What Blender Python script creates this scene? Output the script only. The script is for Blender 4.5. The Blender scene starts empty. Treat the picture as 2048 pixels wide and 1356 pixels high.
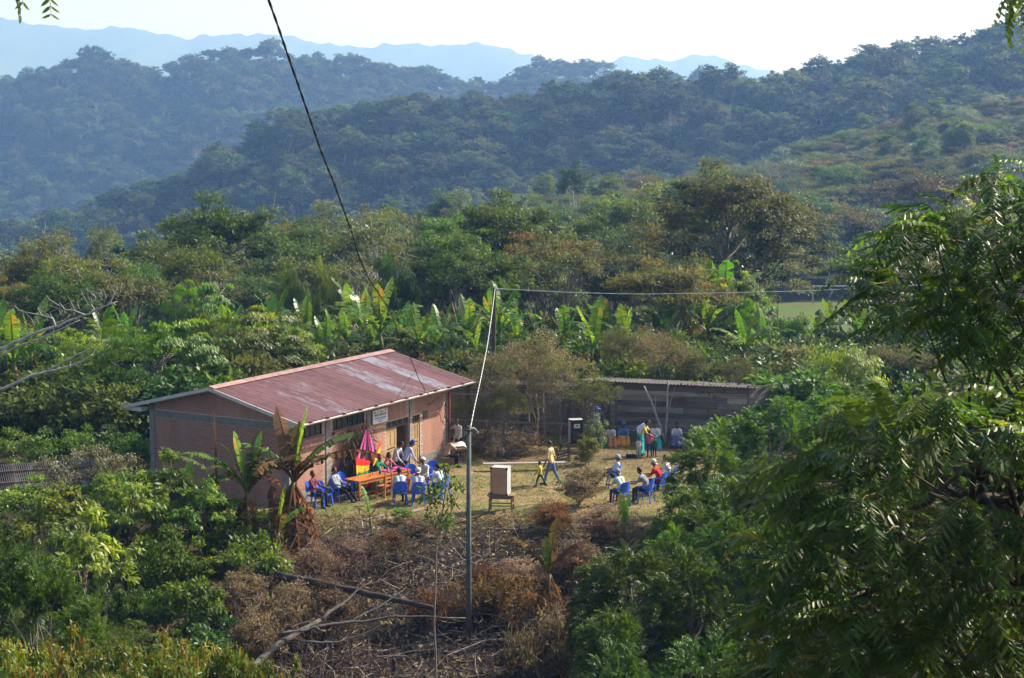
import bpy, bmesh, math, random
import numpy as np
from mathutils import Vector, Matrix

# ------------------------------------------------------------------ camera, sky, sun, exposure
F, PIT, CAMZ = 3512.0, 0.128, 14.27
sc = bpy.context.scene
col = sc.collection
cd = bpy.data.cameras.new('camera'); cam = bpy.data.objects.new('camera', cd); col.objects.link(cam)
cam.location = (0, 0, CAMZ); cam.rotation_euler = (math.pi / 2 - PIT, 0, 0)
cd.sensor_width = 36; cd.lens = 36 * F / 2048; cd.clip_start = 0.1; cd.clip_end = 40000
sc.camera = cam
SUN_AZ, SUN_EL = math.radians(66), math.radians(37)
w = bpy.data.worlds.new('World'); sc.world = w; w.use_nodes = True
nt = w.node_tree; bg = nt.nodes['Background']
sky = nt.nodes.new('ShaderNodeTexSky'); sky.sky_type = 'NISHITA'; sky.sun_disc = False
sky.sun_elevation = SUN_EL; sky.sun_rotation = SUN_AZ; sky.altitude = 600
sky.air_density = 1.0; sky.dust_density = 3.5; sky.ozone_density = 1.0
nt.links.new(sky.outputs[0], bg.inputs[0]); bg.inputs[1].default_value = 0.125
sl = bpy.data.lights.new('sun', 'SUN'); sun = bpy.data.objects.new('sun', sl); col.objects.link(sun)
sl.energy = 5.0; sl.angle = math.radians(0.53); sl.color = (1.0, 0.945, 0.85)
SV = Vector((math.sin(SUN_AZ) * math.cos(SUN_EL), math.cos(SUN_AZ) * math.cos(SUN_EL), math.sin(SUN_EL)))
sun.rotation_euler = SV.to_track_quat('Z', 'Y').to_euler()
vs = sc.view_settings
vs.view_transform = 'Standard'; vs.look = 'None'; vs.exposure = 0.86; vs.gamma = 1; vs.use_curve_mapping = False
cy = sc.cycles
cy.max_bounces = 6; cy.diffuse_bounces = 3; cy.glossy_bounces = 2; cy.transmission_bounces = 4
cy.transparent_max_bounces = 8; cy.volume_bounces = 1; cy.sample_clamp_indirect = 6
cy.use_denoising = True
HAZE_DENSITY = 2.9e-4

# ------------------------------------------------------------------ helpers
rng = np.random.default_rng(7); random.seed(7)
V3 = Vector
def ray(px, py):
    dx, dy = (px - 1024) / F, (678 - py) / F
    c, s = math.cos(PIT), math.sin(PIT)
    return V3((dx, c + dy * s, -s + dy * c))
def at(px, py, D):
    r = ray(px, py); t = D / r.y
    return V3((r.x * t, D, CAMZ + r.z * t))
def G(px, py, z=0.0):
    r = ray(px, py); t = (z - CAMZ) / r.z
    return V3((r.x * t, r.y * t, z))
def sstep(a, b, x):
    t = np.clip((x - a) / (b - a), 0, 1); return t * t * (3 - 2 * t)

MATS = {}
def mat(name, color, rough=0.7, spec=0.3, var=0.0, vscale=8.0, col2=None, bump=0.0, bscale=40.0, metal=0.0, stretch=None, trans=0.0):
    if name in MATS: return MATS[name]
    m = bpy.data.materials.new(name); m.use_nodes = True; n = m.node_tree; b = n.nodes['Principled BSDF']
    b.inputs['Roughness'].default_value = rough; b.inputs['Specular IOR Level'].default_value = spec; b.inputs['Metallic'].default_value = metal
    if var > 0 or col2 or bump > 0:
        tc = n.nodes.new('ShaderNodeTexCoord'); mp = n.nodes.new('ShaderNodeMapping')
        n.links.new(tc.outputs['Object'], mp.inputs[0])
        if stretch: mp.inputs['Scale'].default_value = stretch
        no = n.nodes.new('ShaderNodeTexNoise'); no.inputs['Scale'].default_value = vscale; no.inputs['Detail'].default_value = 6; no.inputs['Roughness'].default_value = 0.65
        n.links.new(mp.outputs[0], no.inputs[0])
        c2 = col2 or tuple(c * (1 - var) for c in color); c1 = color if col2 else tuple(min(1, c * (1 + var)) for c in color)
        r = n.nodes.new('ShaderNodeValToRGB'); r.color_ramp.elements[0].position = 0.33; r.color_ramp.elements[1].position = 0.67
        r.color_ramp.elements[0].color = (*c2, 1); r.color_ramp.elements[1].color = (*c1, 1)
        n.links.new(no.outputs[0], r.inputs[0])
        oi = n.nodes.new('ShaderNodeObjectInfo'); mr = n.nodes.new('ShaderNodeMapRange')
        mr.inputs['To Min'].default_value = 1 - 0.5 * max(var, .15); mr.inputs['To Max'].default_value = 1 + 0.5 * max(var, .15)
        n.links.new(oi.outputs['Random'], mr.inputs[0])
        hs = n.nodes.new('ShaderNodeHueSaturation'); n.links.new(mr.outputs[0], hs.inputs['Value']); n.links.new(r.outputs[0], hs.inputs['Color'])
        n.links.new(hs.outputs[0], b.inputs['Base Color'])
        if bump > 0:
            nb = n.nodes.new('ShaderNodeTexNoise'); nb.inputs['Scale'].default_value = bscale; nb.inputs['Detail'].default_value = 4
            n.links.new(mp.outputs[0], nb.inputs[0])
            bp = n.nodes.new('ShaderNodeBump'); bp.inputs['Strength'].default_value = bump; bp.inputs['Distance'].default_value = 0.02
            n.links.new(nb.outputs[0], bp.inputs['Height']); n.links.new(bp.outputs[0], b.inputs['Normal'])
    else:
        b.inputs['Base Color'].default_value = (*color, 1)
    MATS[name] = m; return m

def leafmat(name, cols, trans=0.4, rough=0.42, spec=0.45, tcol=1.5, hue=0.03, val=(.72, 1.3)):
    """cols: list of (pos,color) over the per-leaf tint; a real leaf: reflecting face plus translucency"""
    if name in MATS: return MATS[name]
    m = bpy.data.materials.new(name); m.use_nodes = True; n = m.node_tree; b = n.nodes['Principled BSDF']; out = n.nodes['Material Output']
    a = n.nodes.new('ShaderNodeAttribute'); a.attribute_name = 'tint'
    r = n.nodes.new('ShaderNodeValToRGB'); els = r.color_ramp.elements
    while len(els) < len(cols): els.new(0.5)
    for e, (p, c) in zip(els, cols): e.position = p; e.color = (*c, 1)
    n.links.new(a.outputs['Fac'], r.inputs[0])
    oi = n.nodes.new('ShaderNodeObjectInfo')
    m1 = n.nodes.new('ShaderNodeMapRange'); m1.inputs['To Min'].default_value = 0.5 - hue; m1.inputs['To Max'].default_value = 0.5 + hue
    m2 = n.nodes.new('ShaderNodeMapRange'); m2.inputs['To Min'].default_value = val[0]; m2.inputs['To Max'].default_value = val[1]
    mm = n.nodes.new('ShaderNodeMath'); mm.operation = 'FRACT'; mk = n.nodes.new('ShaderNodeMath'); mk.operation = 'MULTIPLY'; mk.inputs[1].default_value = 7.31
    n.links.new(oi.outputs['Random'], m1.inputs[0]); n.links.new(oi.outputs['Random'], mk.inputs[0]); n.links.new(mk.outputs[0], mm.inputs[0]); n.links.new(mm.outputs[0], m2.inputs[0])
    hs = n.nodes.new('ShaderNodeHueSaturation'); n.links.new(m1.outputs[0], hs.inputs['Hue']); n.links.new(m2.outputs[0], hs.inputs['Value']); n.links.new(r.outputs[0], hs.inputs['Color'])
    n.links.new(hs.outputs[0], b.inputs['Base Color'])
    b.inputs['Roughness'].default_value = rough; b.inputs['Specular IOR Level'].default_value = spec
    t = n.nodes.new('ShaderNodeBsdfTranslucent'); g = n.nodes.new('ShaderNodeMix'); g.data_type = 'RGBA'; g.blend_type = 'MULTIPLY'; g.inputs[0].default_value = 1
    g.inputs[7].default_value = (tcol * 1.12, tcol * 1.15, tcol * 0.45, 1); n.links.new(hs.outputs[0], g.inputs[6]); n.links.new(g.outputs[2], t.inputs[0])
    mx = n.nodes.new('ShaderNodeMixShader'); mx.inputs[0].default_value = trans
    n.links.new(b.outputs[0], mx.inputs[1]); n.links.new(t.outputs[0], mx.inputs[2]); n.links.new(mx.outputs[0], out.inputs[0])
    MATS[name] = m; return m

class MB:
    """collects polygons (numpy friendly) with a tint per face"""
    def __init__(s): s.V = []; s.F = []; s.T = []; s.M = []; s.n = 0
    def add(s, V, Fc, tint=0.5, m=0):
        V = np.asarray(V, float).reshape(-1, 3); k = len(Fc)
        s.V.append(V); s.F.append([np.asarray(Fc) + s.n] if isinstance(Fc, np.ndarray) else [np.asarray([f]) + s.n for f in Fc])
        s.T.append(np.broadcast_to(np.asarray(tint, float), (k,)).copy()); s.M.append(np.full(k, m, int)); s.n += len(V); return s
    def box(s, c, d, R=None, tint=.5, m=0, taper=1.0):
        x, y, z = d[0] / 2, d[1] / 2, d[2] / 2; t = taper
        v = np.array([[-x,-y,-z],[x,-y,-z],[x,y,-z],[-x,y,-z],[-x*t,-y*t,z],[x*t,-y*t,z],[x*t,y*t,z],[-x*t,y*t,z]])
        if R is not None: v = v @ np.array(R).T
        return s.add(v + np.array(c), np.array([[0,3,2,1],[4,5,6,7],[0,1,5,4],[1,2,6,5],[2,3,7,6],[3,0,4,7]]), tint, m)
    def bar(s, p, q, w, h, tint=.5, m=0, up=(0,0,1)):
        p, q = np.array(p, float), np.array(q, float); d = q - p; L = np.linalg.norm(d); d /= L
        u = np.array(up, float); 
        if abs(d @ u) > .98: u = np.array([0., 1, 0])
        x = np.cross(d, u); x /= np.linalg.norm(x); z = np.cross(x, d)
        return s.box((p + q) / 2, (w, L, h), np.stack([x, d, z], 1), tint, m)
    def tube(s, P, R, n=6, tint=.5, m=0, cap=True):
        P = np.asarray(P, float); R = np.broadcast_to(np.asarray(R, float), (len(P),))
        T = np.gradient(P, axis=0); T /= np.linalg.norm(T, axis=1)[:, None] + 1e-9
        u = np.array([0, 0, 1.]) if abs(T[0][2]) < .9 else np.array([1., 0, 0])
        A = np.cross(T, u); A /= np.linalg.norm(A, axis=1)[:, None] + 1e-9; B = np.cross(T, A)
        th = np.linspace(0, 2 * np.pi, n, endpoint=False)
        V = P[:, None, :] + R[:, None, None] * (np.cos(th)[None, :, None] * A[:, None, :] + np.sin(th)[None, :, None] * B[:, None, :])
        k = len(P); i = np.arange(k - 1)[:, None] * n; j = np.arange(n)[None, :]; j2 = (j + 1) % n
        Fq = np.stack([i + j, i + j2, i + n + j2, i + n + j], -1).reshape(-1, 4)
        s.add(V.reshape(-1, 3), Fq, tint, m)
        if cap:
            b = s.n - k * n
            s.F[-1] += [np.array([list(range(b + n - 1, b - 1, -1))]), np.array([list(range(b + (k - 1) * n, b + k * n))])]
            s.T.append(np.full(2, np.mean(tint))); s.M.append(np.full(2, m, int))
        return s
    def lathe(s, prof, n=16, c=(0,0,0), tint=.5, m=0):
        """prof: (r,z) list"""
        P = np.array(prof, float); th = np.linspace(0, 2*np.pi, n, endpoint=False)
        V = np.stack([P[:, None, 0]*np.cos(th), P[:, None, 0]*np.sin(th), np.broadcast_to(P[:, None, 1], (len(P), n))], -1).reshape(-1, 3) + np.array(c)
        i = np.arange(len(P)-1)[:, None]*n; j = np.arange(n)[None]; j2 = (j+1) % n
        return s.add(V, np.stack([i+j, i+j2, i+n+j2, i+n+j], -1).reshape(-1, 4), tint, m)
    def mesh(s, name, smooth=False):
        me = bpy.data.meshes.new(name)
        V = np.concatenate(s.V); sizes = []; loops = []
        for blk in s.F:
            for f in blk:
                sizes.append(np.full(len(f), f.shape[1])); loops.append(f.reshape(-1))
        sizes = np.concatenate(sizes); loops = np.concatenate(loops)
        T = np.concatenate(s.T); M = np.concatenate(s.M)
        me.vertices.add(len(V)); me.vertices.foreach_set('co', V.reshape(-1).astype(np.float32))
        me.loops.add(len(loops)); me.loops.foreach_set('vertex_index', loops.astype(np.int32))
        me.polygons.add(len(sizes)); st = np.concatenate([[0], np.cumsum(sizes)[:-1]])
        me.polygons.foreach_set('loop_start', st.astype(np.int32))
        me.polygons.foreach_set('material_index', M.astype(np.int32))
        me.polygons.foreach_set('use_smooth', np.full(len(sizes), bool(smooth)))
        at_ = me.attributes.new('tint', 'FLOAT', 'FACE'); at_.data.foreach_set('value', T.astype(np.float32))
        me.update(calc_edges=True); me.validate(); return me
    def obj(s, name, mats, parent=None, loc=None, smooth=False):
        return mobj(name, s.mesh(name, smooth), mats, parent, loc)

def mobj(name, me, mats=None, parent=None, loc=None, rot=None, scale=None, override=False):
    o = bpy.data.objects.new(name, me); col.objects.link(o)
    if mats is not None:
        ms = mats if isinstance(mats, (list, tuple)) else [mats]
        if override:
            o.material_slots[0].link = 'OBJECT'; o.material_slots[0].material = ms[0]
        else:
            for m in ms: me.materials.append(m)
    if parent: o.parent = parent
    if loc is not None: o.location = loc
    if rot is not None: o.rotation_euler = rot
    if scale is not None: o.scale = scale if isinstance(scale, (tuple, list)) else (scale,) * 3
    return o
def tag(o, label=None, cat=None, group=None, kind=None):
    if label: o['label'] = label
    if cat: o['category'] = cat
    if group: o['group'] = group
    if kind: o['kind'] = kind
    return o
def thing(name, label, cat, loc=(0,0,0), rz=0.0, group=None, scale=1.0):
    o = bpy.data.objects.new(name, None); col.objects.link(o); o.empty_display_size = .2
    o.location = loc; o.rotation_euler = (0, 0, rz); o.scale = (scale,) * 3
    return tag(o, label, cat, group)
def copy_thing(o, loc, rz, label, parent=None):
    c = o.copy(); col.objects.link(c)
    if parent is None:
        c.location = loc; c.rotation_euler = (0, 0, rz); c['label'] = label
    else: c.parent = parent
    for ch in list(o.children): copy_thing(ch, None, None, None, c)
    return c
def unit(v):
    v = np.asarray(v, float); return v / (np.linalg.norm(v, axis=-1, keepdims=True) + 1e-9)

# ------------------------------------------------------------------ terrain
TU = np.array([-900, 0, 150, 300, 480, 600, 900, 1200, 1500, 1740, 1900, 2048, 2900.])
def row(pairs): return np.interp(TU, [p[0] for p in pairs], [p[1] for p in pairs])
def canopy(D, pairs, th):          # ground under a wood whose tops stand at these image heights
    return np.array([CAMZ - (y - 225) / 3540.0 * D - th for y in row(pairs)])
TD = [85, 115, 150, 220, 300, 400, 480, 560, 770, 960, 1200, 1520, 1800, 2300]
TZ = np.stack([
    row([(-900, -1.5), (0, -1.2), (900, -.3), (2900, .5)]),
    row([(-900, -5), (0, -3.5), (900, -2), (1500, -2.5), (2900, 0)]),
    row([(-900, -13), (0, -10.5), (600, -9.5), (900, -9), (1300, -8.5), (1600, -9.5), (1900, -9), (2900, -3)]),
    row([(-900, -20), (0, -16), (300, -15), (600, -14), (1200, -13.5), (1450, -13), (1600, -13), (1950, -13), (2300, -10), (2900, -5)]),
    row([(-900, -35), (0, -30), (300, -27), (600, -19), (900, -12.5), (1200, -11.5), (1500, -13), (1800, -12), (2048, -8), (2900, 5)]),
    row([(-900, -70), (0, -60), (300, -52), (600, -38), (900, -20), (1200, -11.5), (1500, -10), (1800, -3), (2048, -1), (2900, 22)]),
    row([(-900, -85), (0, -75), (300, -66), (600, -52), (900, -36), (1200, -20), (1500, -9), (1740, 0), (1850, 4), (2048, 7), (2900, 34)]),
    row([(-900, -95), (0, -85), (600, -62), (900, -52), (1200, -42), (1500, -26), (1740, -6), (2048, 7), (2900, 40)]),
    canopy(770, [(-900, 560), (0, 450), (150, 402), (300, 352), (480, 275), (600, 217), (900, 180), (1200, 160), (1500, 142), (1740, 105), (1900, 92), (2048, 45), (2900, -80)], 14),
    row([(-900, -130), (0, -120), (600, -90), (900, -70), (1200, -60), (1500, -50), (1740, 0), (2048, 30), (2900, 90)]),
    row([(-900, -90), (0, -75), (300, -60), (600, -40), (900, -40), (1200, -50), (1500, -50), (2048, 0), (2900, 60)]),
    canopy(1520, [(-900, 200), (0, 148), (150, 112), (300, 118), (480, 96), (600, 100), (900, 142), (1200, 134), (1500, 148), (2048, 150), (2900, 120)], 15),
    row([(-900, -40), (2900, -40)]), row([(-900, -120), (2900, -120)])])
BX = np.array([-900, 0, 50, 120, 200, 260, 300, 335, 365, 400, 480, 570, 640, 700, 800, 830, 900, 1000, 1100, 1200, 1290, 1500, 2900.])
BY = np.array([200, 150, 133, 124, 106, 108, 121, 137, 122, 97, 95, 96, 104, 117, 131, 122, 142, 150, 132, 132, 147, 147, 130.])
def lump(x, y):
    return (np.sin(x * .047 + 1.3 * np.sin(y * .031)) + np.sin(y * .053 + 1.7 * np.sin(x * .023)) + .6 * np.sin(x * .11 + y * .09)) / 2.6
def gz(x, y):
    x = np.asarray(x, float); y = np.asarray(y, float)
    near = np.interp(y, [-20, 0, 12, 38, 46, 51, 57.5, 60.5, 72, 90], [16, 12.5, 8.2, -1.2, -1.9, -1.6, -.45, 0, -.12, -.1])
    near = near + .10 * lump(x * 12, y * 12) * sstep(62, 55, y) + .02 * lump(x * 25, y * 25)
    u = 1024 + F * x / np.maximum(y, 20)
    iu = np.clip(np.searchsorted(TU, u) - 1, 0, len(TU) - 2); fu = np.clip((u - TU[iu]) / (TU[iu + 1] - TU[iu]), 0, 1); fu = fu * fu * (3 - 2 * fu) * .4 + fu * .6
    TDa = np.array(TD, float); idd = np.clip(np.searchsorted(TDa, y) - 1, 0, len(TD) - 2); fd = np.clip((y - TDa[idd]) / (TDa[idd + 1] - TDa[idd]), 0, 1); fd = fd * fd * (3 - 2 * fd) * .5 + fd * .5
    a = TZ[idd, iu] * (1 - fu) + TZ[idd, iu + 1] * fu; b = TZ[idd + 1, iu] * (1 - fu) + TZ[idd + 1, iu + 1] * fu
    far = a * (1 - fd) + b * fd
    bz = CAMZ - (np.interp(u, BX, BY) - 225) / 3540.0 * 1520 - 15
    bl = np.interp(u, TU, TZ[11]); far = far + (bz - bl) * np.exp(-((y - 1520) / 170.0) ** 2)
    amp = np.interp(y, [90, 200, 500, 900, 1500, 2000], [.2, .6, 2.0, 6, 10, 10])
    fieldmask = sstep(1480, 1560, u) * sstep(2120, 2040, u) * sstep(195, 205, y) * sstep(262, 254, y)
    far = far + amp * lump(x, y) * (1 - fieldmask) + fieldmask * (-13 - far)
    k = sstep(84, 112, y)
    return near * (1 - k) + far * k
def gzf(x, y): return float(gz(x, y))
def on(px, py, z=0.0):            # yard point, set on the ground surface
    p = G(px, py, z); p.z = gzf(p.x, p.y); return p
# ------------------------------------------------------------------ ground, hills, field, mountains
def grid_mesh(name, X, Y, Z, m):
    nx, ny = X.shape[1], X.shape[0]
    b = MB(); i = np.arange(ny - 1)[:, None] * nx; j = np.arange(nx - 1)[None]
    b.add(np.stack([X, Y, Z], -1).reshape(-1, 3), np.stack([i + j, i + j + 1, i + nx + j + 1, i + nx + j], -1).reshape(-1, 4))
    return b.obj(name, m, smooth=True)

def ground_material():
    m = bpy.data.materials.new('yard_ground'); m.use_nodes = True; n = m.node_tree; b = n.nodes['Principled BSDF']; L = n.links.new
    b.inputs['Roughness'].default_value = .95; b.inputs['Specular IOR Level'].default_value = .1
    tc = n.nodes.new('ShaderNodeTexCoord')
    def noise(s, d=6, r=.65):
        k = n.nodes.new('ShaderNodeTexNoise'); k.inputs['Scale'].default_value = s; k.inputs['Detail'].default_value = d; k.inputs['Roughness'].default_value = r; L(tc.outputs['Object'], k.inputs[0]); return k.outputs[0]
    def ramp(src, els):
        r = n.nodes.new('ShaderNodeValToRGB'); e = r.color_ramp.elements
        while len(e) < len(els): e.new(.5)
        for q, (p, c) in zip(e, els): q.position = p; q.color = (*c, 1)
        L(src, r.inputs[0]); return r.outputs[0]
    def mix(f, a, c):
        k = n.nodes.new('ShaderNodeMix'); k.data_type = 'RGBA'; L(f, k.inputs[0]); L(a, k.inputs[6]); L(c, k.inputs[7]); return k.outputs[2]
    straw = ramp(noise(3.5), [(.3, (.13, .085, .045)), (.5, (.27, .19, .095)), (.7, (.38, .29, .155))])
    grass = ramp(noise(5), [(.3, (.075, .085, .025)), (.6, (.17, .18, .055)), (.8, (.27, .25, .10))])
    dirt = ramp(noise(2.5), [(.3, (.08, .05, .032)), (.55, (.17, .11, .07)), (.75, (.27, .185, .115))])
    burnt = ramp(noise(4), [(.35, (.010, .009, .009)), (.55, (.030, .026, .023)), (.75, (.085, .065, .05))])
    wood = ramp(noise(2), [(.3, (.025, .02, .012)), (.6, (.06, .05, .025)), (.8, (.09, .07, .03))])
    at1 = n.nodes.new('ShaderNodeAttribute'); at1.attribute_name = 'region'
    sp = n.nodes.new('ShaderNodeSeparateColor'); L(at1.outputs['Color'], sp.inputs[0])
    gm = ramp(noise(.55, 5), [(.42, (0, 0, 0)), (.6, (1, 1, 1))])
    g = mix(gm, straw, grass)
    k = mix(sp.outputs[0], g, dirt); k = mix(sp.outputs[1], k, burnt); k = mix(sp.outputs[2], k, wood)
    L(k, b.inputs['Base Color'])
    bp = n.nodes.new('ShaderNodeBump'); bp.inputs['Strength'].default_value = .7; bp.inputs['Distance'].default_value = .06; L(noise(14, 8, .75), bp.inputs['Height']); L(bp.outputs[0], b.inputs['Normal'])
    return m
xs = np.arange(-75, 75.01, .75); ys = np.arange(-14, 116.01, .75)
X, Y = np.meshgrid(xs, ys); Z = gz(X, Y)
ground = tag(grid_mesh('ground', X, Y, Z, ground_material()), kind='structure')
# what lies on the soil: dirt bank, burnt clearing, leaf litter under the trees
lx, ly = X.reshape(-1), Y.reshape(-1)
u_ = 1024 + F * lx / np.maximum(ly, 20)
wob = 2.0 * lump(lx * 14, ly * 14)
bank = sstep(61, 57.5, ly + .5 * wob) + .75 * np.exp(-(((ly - 73.0) / 2.2) ** 2)) * sstep(-4, 2, lx)
burn = sstep(7.2, 3.6, np.hypot((lx - .3) * .55 + .25 * wob, (ly - 51.5) * .62 + .3 * wob))
burn = np.maximum(burn, sstep(3, 1.5, np.hypot((lx - 1.5) * .6, (ly - 56.5 + .4 * wob))))
litter = np.clip(sstep(-9.5, -12, lx + .5 * wob) + sstep(13, 15, lx) + sstep(77.5, 80, ly) + sstep(42, 39, ly), 0, 1)
ca = ground.data.attributes.new('region', 'FLOAT_COLOR', 'POINT')
ca.data.foreach_set('color', np.stack([np.clip(bank, 0, 1), np.clip(burn, 0, 1), litter, np.ones_like(burn)], -1).reshape(-1).astype(np.float32))

us = np.linspace(-1100, 3100, 170); ds = np.concatenate([np.arange(114, 300, 4), np.arange(300, 800, 9), np.arange(800, 2301, 22)])
U, D = np.meshgrid(us, ds); XX = (U - 1024) / F * D
hills = tag(grid_mesh('hills', XX, D, gz(XX, D) - .05 * (D < 118), mat('forest_floor', (.05, .048, .02), .95, .1, col2=(.02, .026, .01), vscale=.15)), kind='structure')
# football field beyond the bananas
fu, fd_ = np.meshgrid(np.linspace(1560, 2040, 30), np.linspace(206, 253, 16)); fx = (fu - 1024) / F * fd_
field_m = mat('field_grass', (.085, .14, .03), .95, .1, col2=(.14, .13, .05), vscale=.09)
tag(grid_mesh('football_field', fx, fd_, gz(fx, fd_) + .06, field_m), kind='structure')
# far mountains: a rumpled range with spurs
AX = np.array([-1500, -600, 0, 60, 190, 260, 380, 400, 550, 640, 727, 790, 870, 960, 1030, 1100, 1190, 1250, 1340, 1390, 1440, 1500, 1650, 2048, 3400.])
AY = np.array([10, 20, 28, 42, 58, 50, 76, 70, 68, 82, 92, 83, 88, 84, 102, 119, 130, 108, 118, 104, 112, 134, 160, 175, 120.])
def mountain(name, D0, D1, AX, AY, m, seed, depth, base=-190):
    us = np.linspace(-1500, 3400, 420); v = np.linspace(0, 1, 46); U, Vv = np.meshgrid(us, v)
    Dd = D0 + (D1 - D0) * Vv; Xm = (U - 1024) / F * Dd
    top = CAMZ - (np.interp(U, AX, AY) - 225) / 3540.0 * (D0 + (D1 - D0) * .7)
    prof = np.interp(Vv, [0, .35, .7, 1], [0, .5, 1, .45])
    ph = seed
    rr_ = np.random.default_rng(int(seed * 10)); NZ = rr_.normal(size=420); NZ = np.convolve(NZ, [.25, .5, .25], 'same') + 2.2 * np.convolve(rr_.normal(size=420), np.ones(9) / 9, 'same')
    spur = (np.sin(Xm * .0062 + ph) * .5 + np.sin(Xm * .0143 + Dd * .002 + 2 * ph) * .3 + np.sin(Xm * .031 - Dd * .003) * .17)
    fine = np.sin(Xm * .08 + Dd * .03) * np.sin(Dd * .041 + Xm * .02)
    Zm = base + (top - base) * np.clip(prof + depth * spur * np.sin(np.pi * np.clip(Vv / .7, 0, 1)), 0, 1.2) + 7 * fine * (Vv < .69) + 2.2 * NZ[None, :]
    return tag(grid_mesh(name, Xm, Dd, Zm, m), kind='structure')
mm_ = mat('mountain_forest', (.055, .075, .03), .95, .05, col2=(.022, .034, .016), vscale=.012, bump=.0)
far_mountain = mountain('mountains', 4500, 6900, AX, AY, mm_, 1.3, .16)

# ------------------------------------------------------------------ plant kit
GREENS = dict(
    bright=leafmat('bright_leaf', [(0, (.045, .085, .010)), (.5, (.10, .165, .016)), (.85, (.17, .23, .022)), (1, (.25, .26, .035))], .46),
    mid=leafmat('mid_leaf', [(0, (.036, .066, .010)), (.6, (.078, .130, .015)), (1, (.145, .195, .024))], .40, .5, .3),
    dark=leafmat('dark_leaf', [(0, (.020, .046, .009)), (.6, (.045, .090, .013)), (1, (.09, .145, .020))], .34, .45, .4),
    olive=leafmat('olive_leaf', [(0, (.045, .055, .016)), (.55, (.095, .105, .028)), (1, (.16, .155, .05))], .38, .55, .25),
    rusty=leafmat('rusty_leaf', [(0, (.045, .048, .014)), (.45, (.090, .092, .022)), (.75, (.145, .105, .028)), (1, (.21, .125, .034))], .38, .55, .25),
    silver=leafmat('leaf_silver', [(0, (.06, .09, .05)), (.6, (.11, .15, .085)), (1, (.20, .23, .15))], .36, .35, .6),
    lime=leafmat('lime_leaf', [(0, (.07, .11, .012)), (.6, (.14, .20, .018)), (1, (.25, .27, .03))], .48),
    brown=leafmat('leaf_brown', [(0, (.085, .055, .038)), (.5, (.19, .125, .09)), (.8, (.30, .21, .155)), (1, (.13, .13, .045))], .3, .8, .1, 1.0),
    tan=leafmat('leaf_tan', [(0, (.15, .10, .075)), (.5, (.27, .19, .14)), (1, (.42, .32, .25))], .35, .8, .1, 1.0),
    drymix=leafmat('leaf_dry_mixed', [(0, (.15, .105, .075)), (.4, (.25, .18, .13)), (.58, (.36, .27, .20)), (.66, (.12, .13, .04)), (1, (.15, .17, .045))], .35, .7, .15, 1.1),
    rustdead=leafmat('leaf_rustdead', [(0, (.06, .03, .018)), (.6, (.16, .075, .035)), (1, (.30, .13, .05))], .3, .8, .1, 1.0),
    tips=leafmat('leaf_orange_tips', [(0, (.035, .065, .010)), (.5, (.085, .125, .016)), (.76, (.16, .17, .022)), (.86, (.22, .13, .022)), (1, (.27, .085, .02))], .42),
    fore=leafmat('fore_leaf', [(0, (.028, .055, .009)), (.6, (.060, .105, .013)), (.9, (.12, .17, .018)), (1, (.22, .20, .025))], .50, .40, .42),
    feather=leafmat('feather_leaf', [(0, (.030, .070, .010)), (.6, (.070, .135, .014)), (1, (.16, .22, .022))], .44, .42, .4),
    farf=leafmat('farf_leaf', [(0, (.024, .042, .012)), (.5, (.052, .080, .022)), (.85, (.092, .122, .034)), (1, (.15, .15, .05))], .30, .6, .2, hue=.045, val=(.55, 1.6)),
    white=leafmat('white_flower', [(0, (.10, .11, .05)), (.45, (.16, .15, .09)), (.7, (.36, .33, .27)), (1, (.52, .49, .42))], .3, .8, .1, 1.0),
    banana=leafmat('banana_leaf', [(0, (.045, .095, .014)), (.5, (.09, .17, .02)), (.8, (.16, .245, .026)), (.92, (.20, .25, .03)), (1, (.33, .22, .035))], .48, .36, .5, 1.4),
    bananadead=leafmat('banana_dead', [(0, (.05, .032, .02)), (.6, (.13, .075, .038)), (1, (.32, .13, .04))], .35, .8, .1, 1.2))
BARK = dict(
    grey=mat('bark_grey', (.20, .17, .14), .9, .1, .45, 6, bump=.5),
    pale=mat('bark_pale', (.42, .39, .34), .9, .1, .35, 5, bump=.4),
    dark=mat('bark_dark', (.075, .06, .048), .9, .1, .4, 6, bump=.5),
    brown=mat('bark_brown', (.15, .105, .075), .9, .1, .4, 6, bump=.5),
    ashen=mat('bark_ashen', (.15, .135, .12), .9, .1, .4, 5, col2=(.06, .052, .047), bump=.5),
    charred=mat('bark_charred', (.03, .027, .026), .9, .15, .5, 5, col2=(.09, .07, .06), bump=.5))

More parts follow.
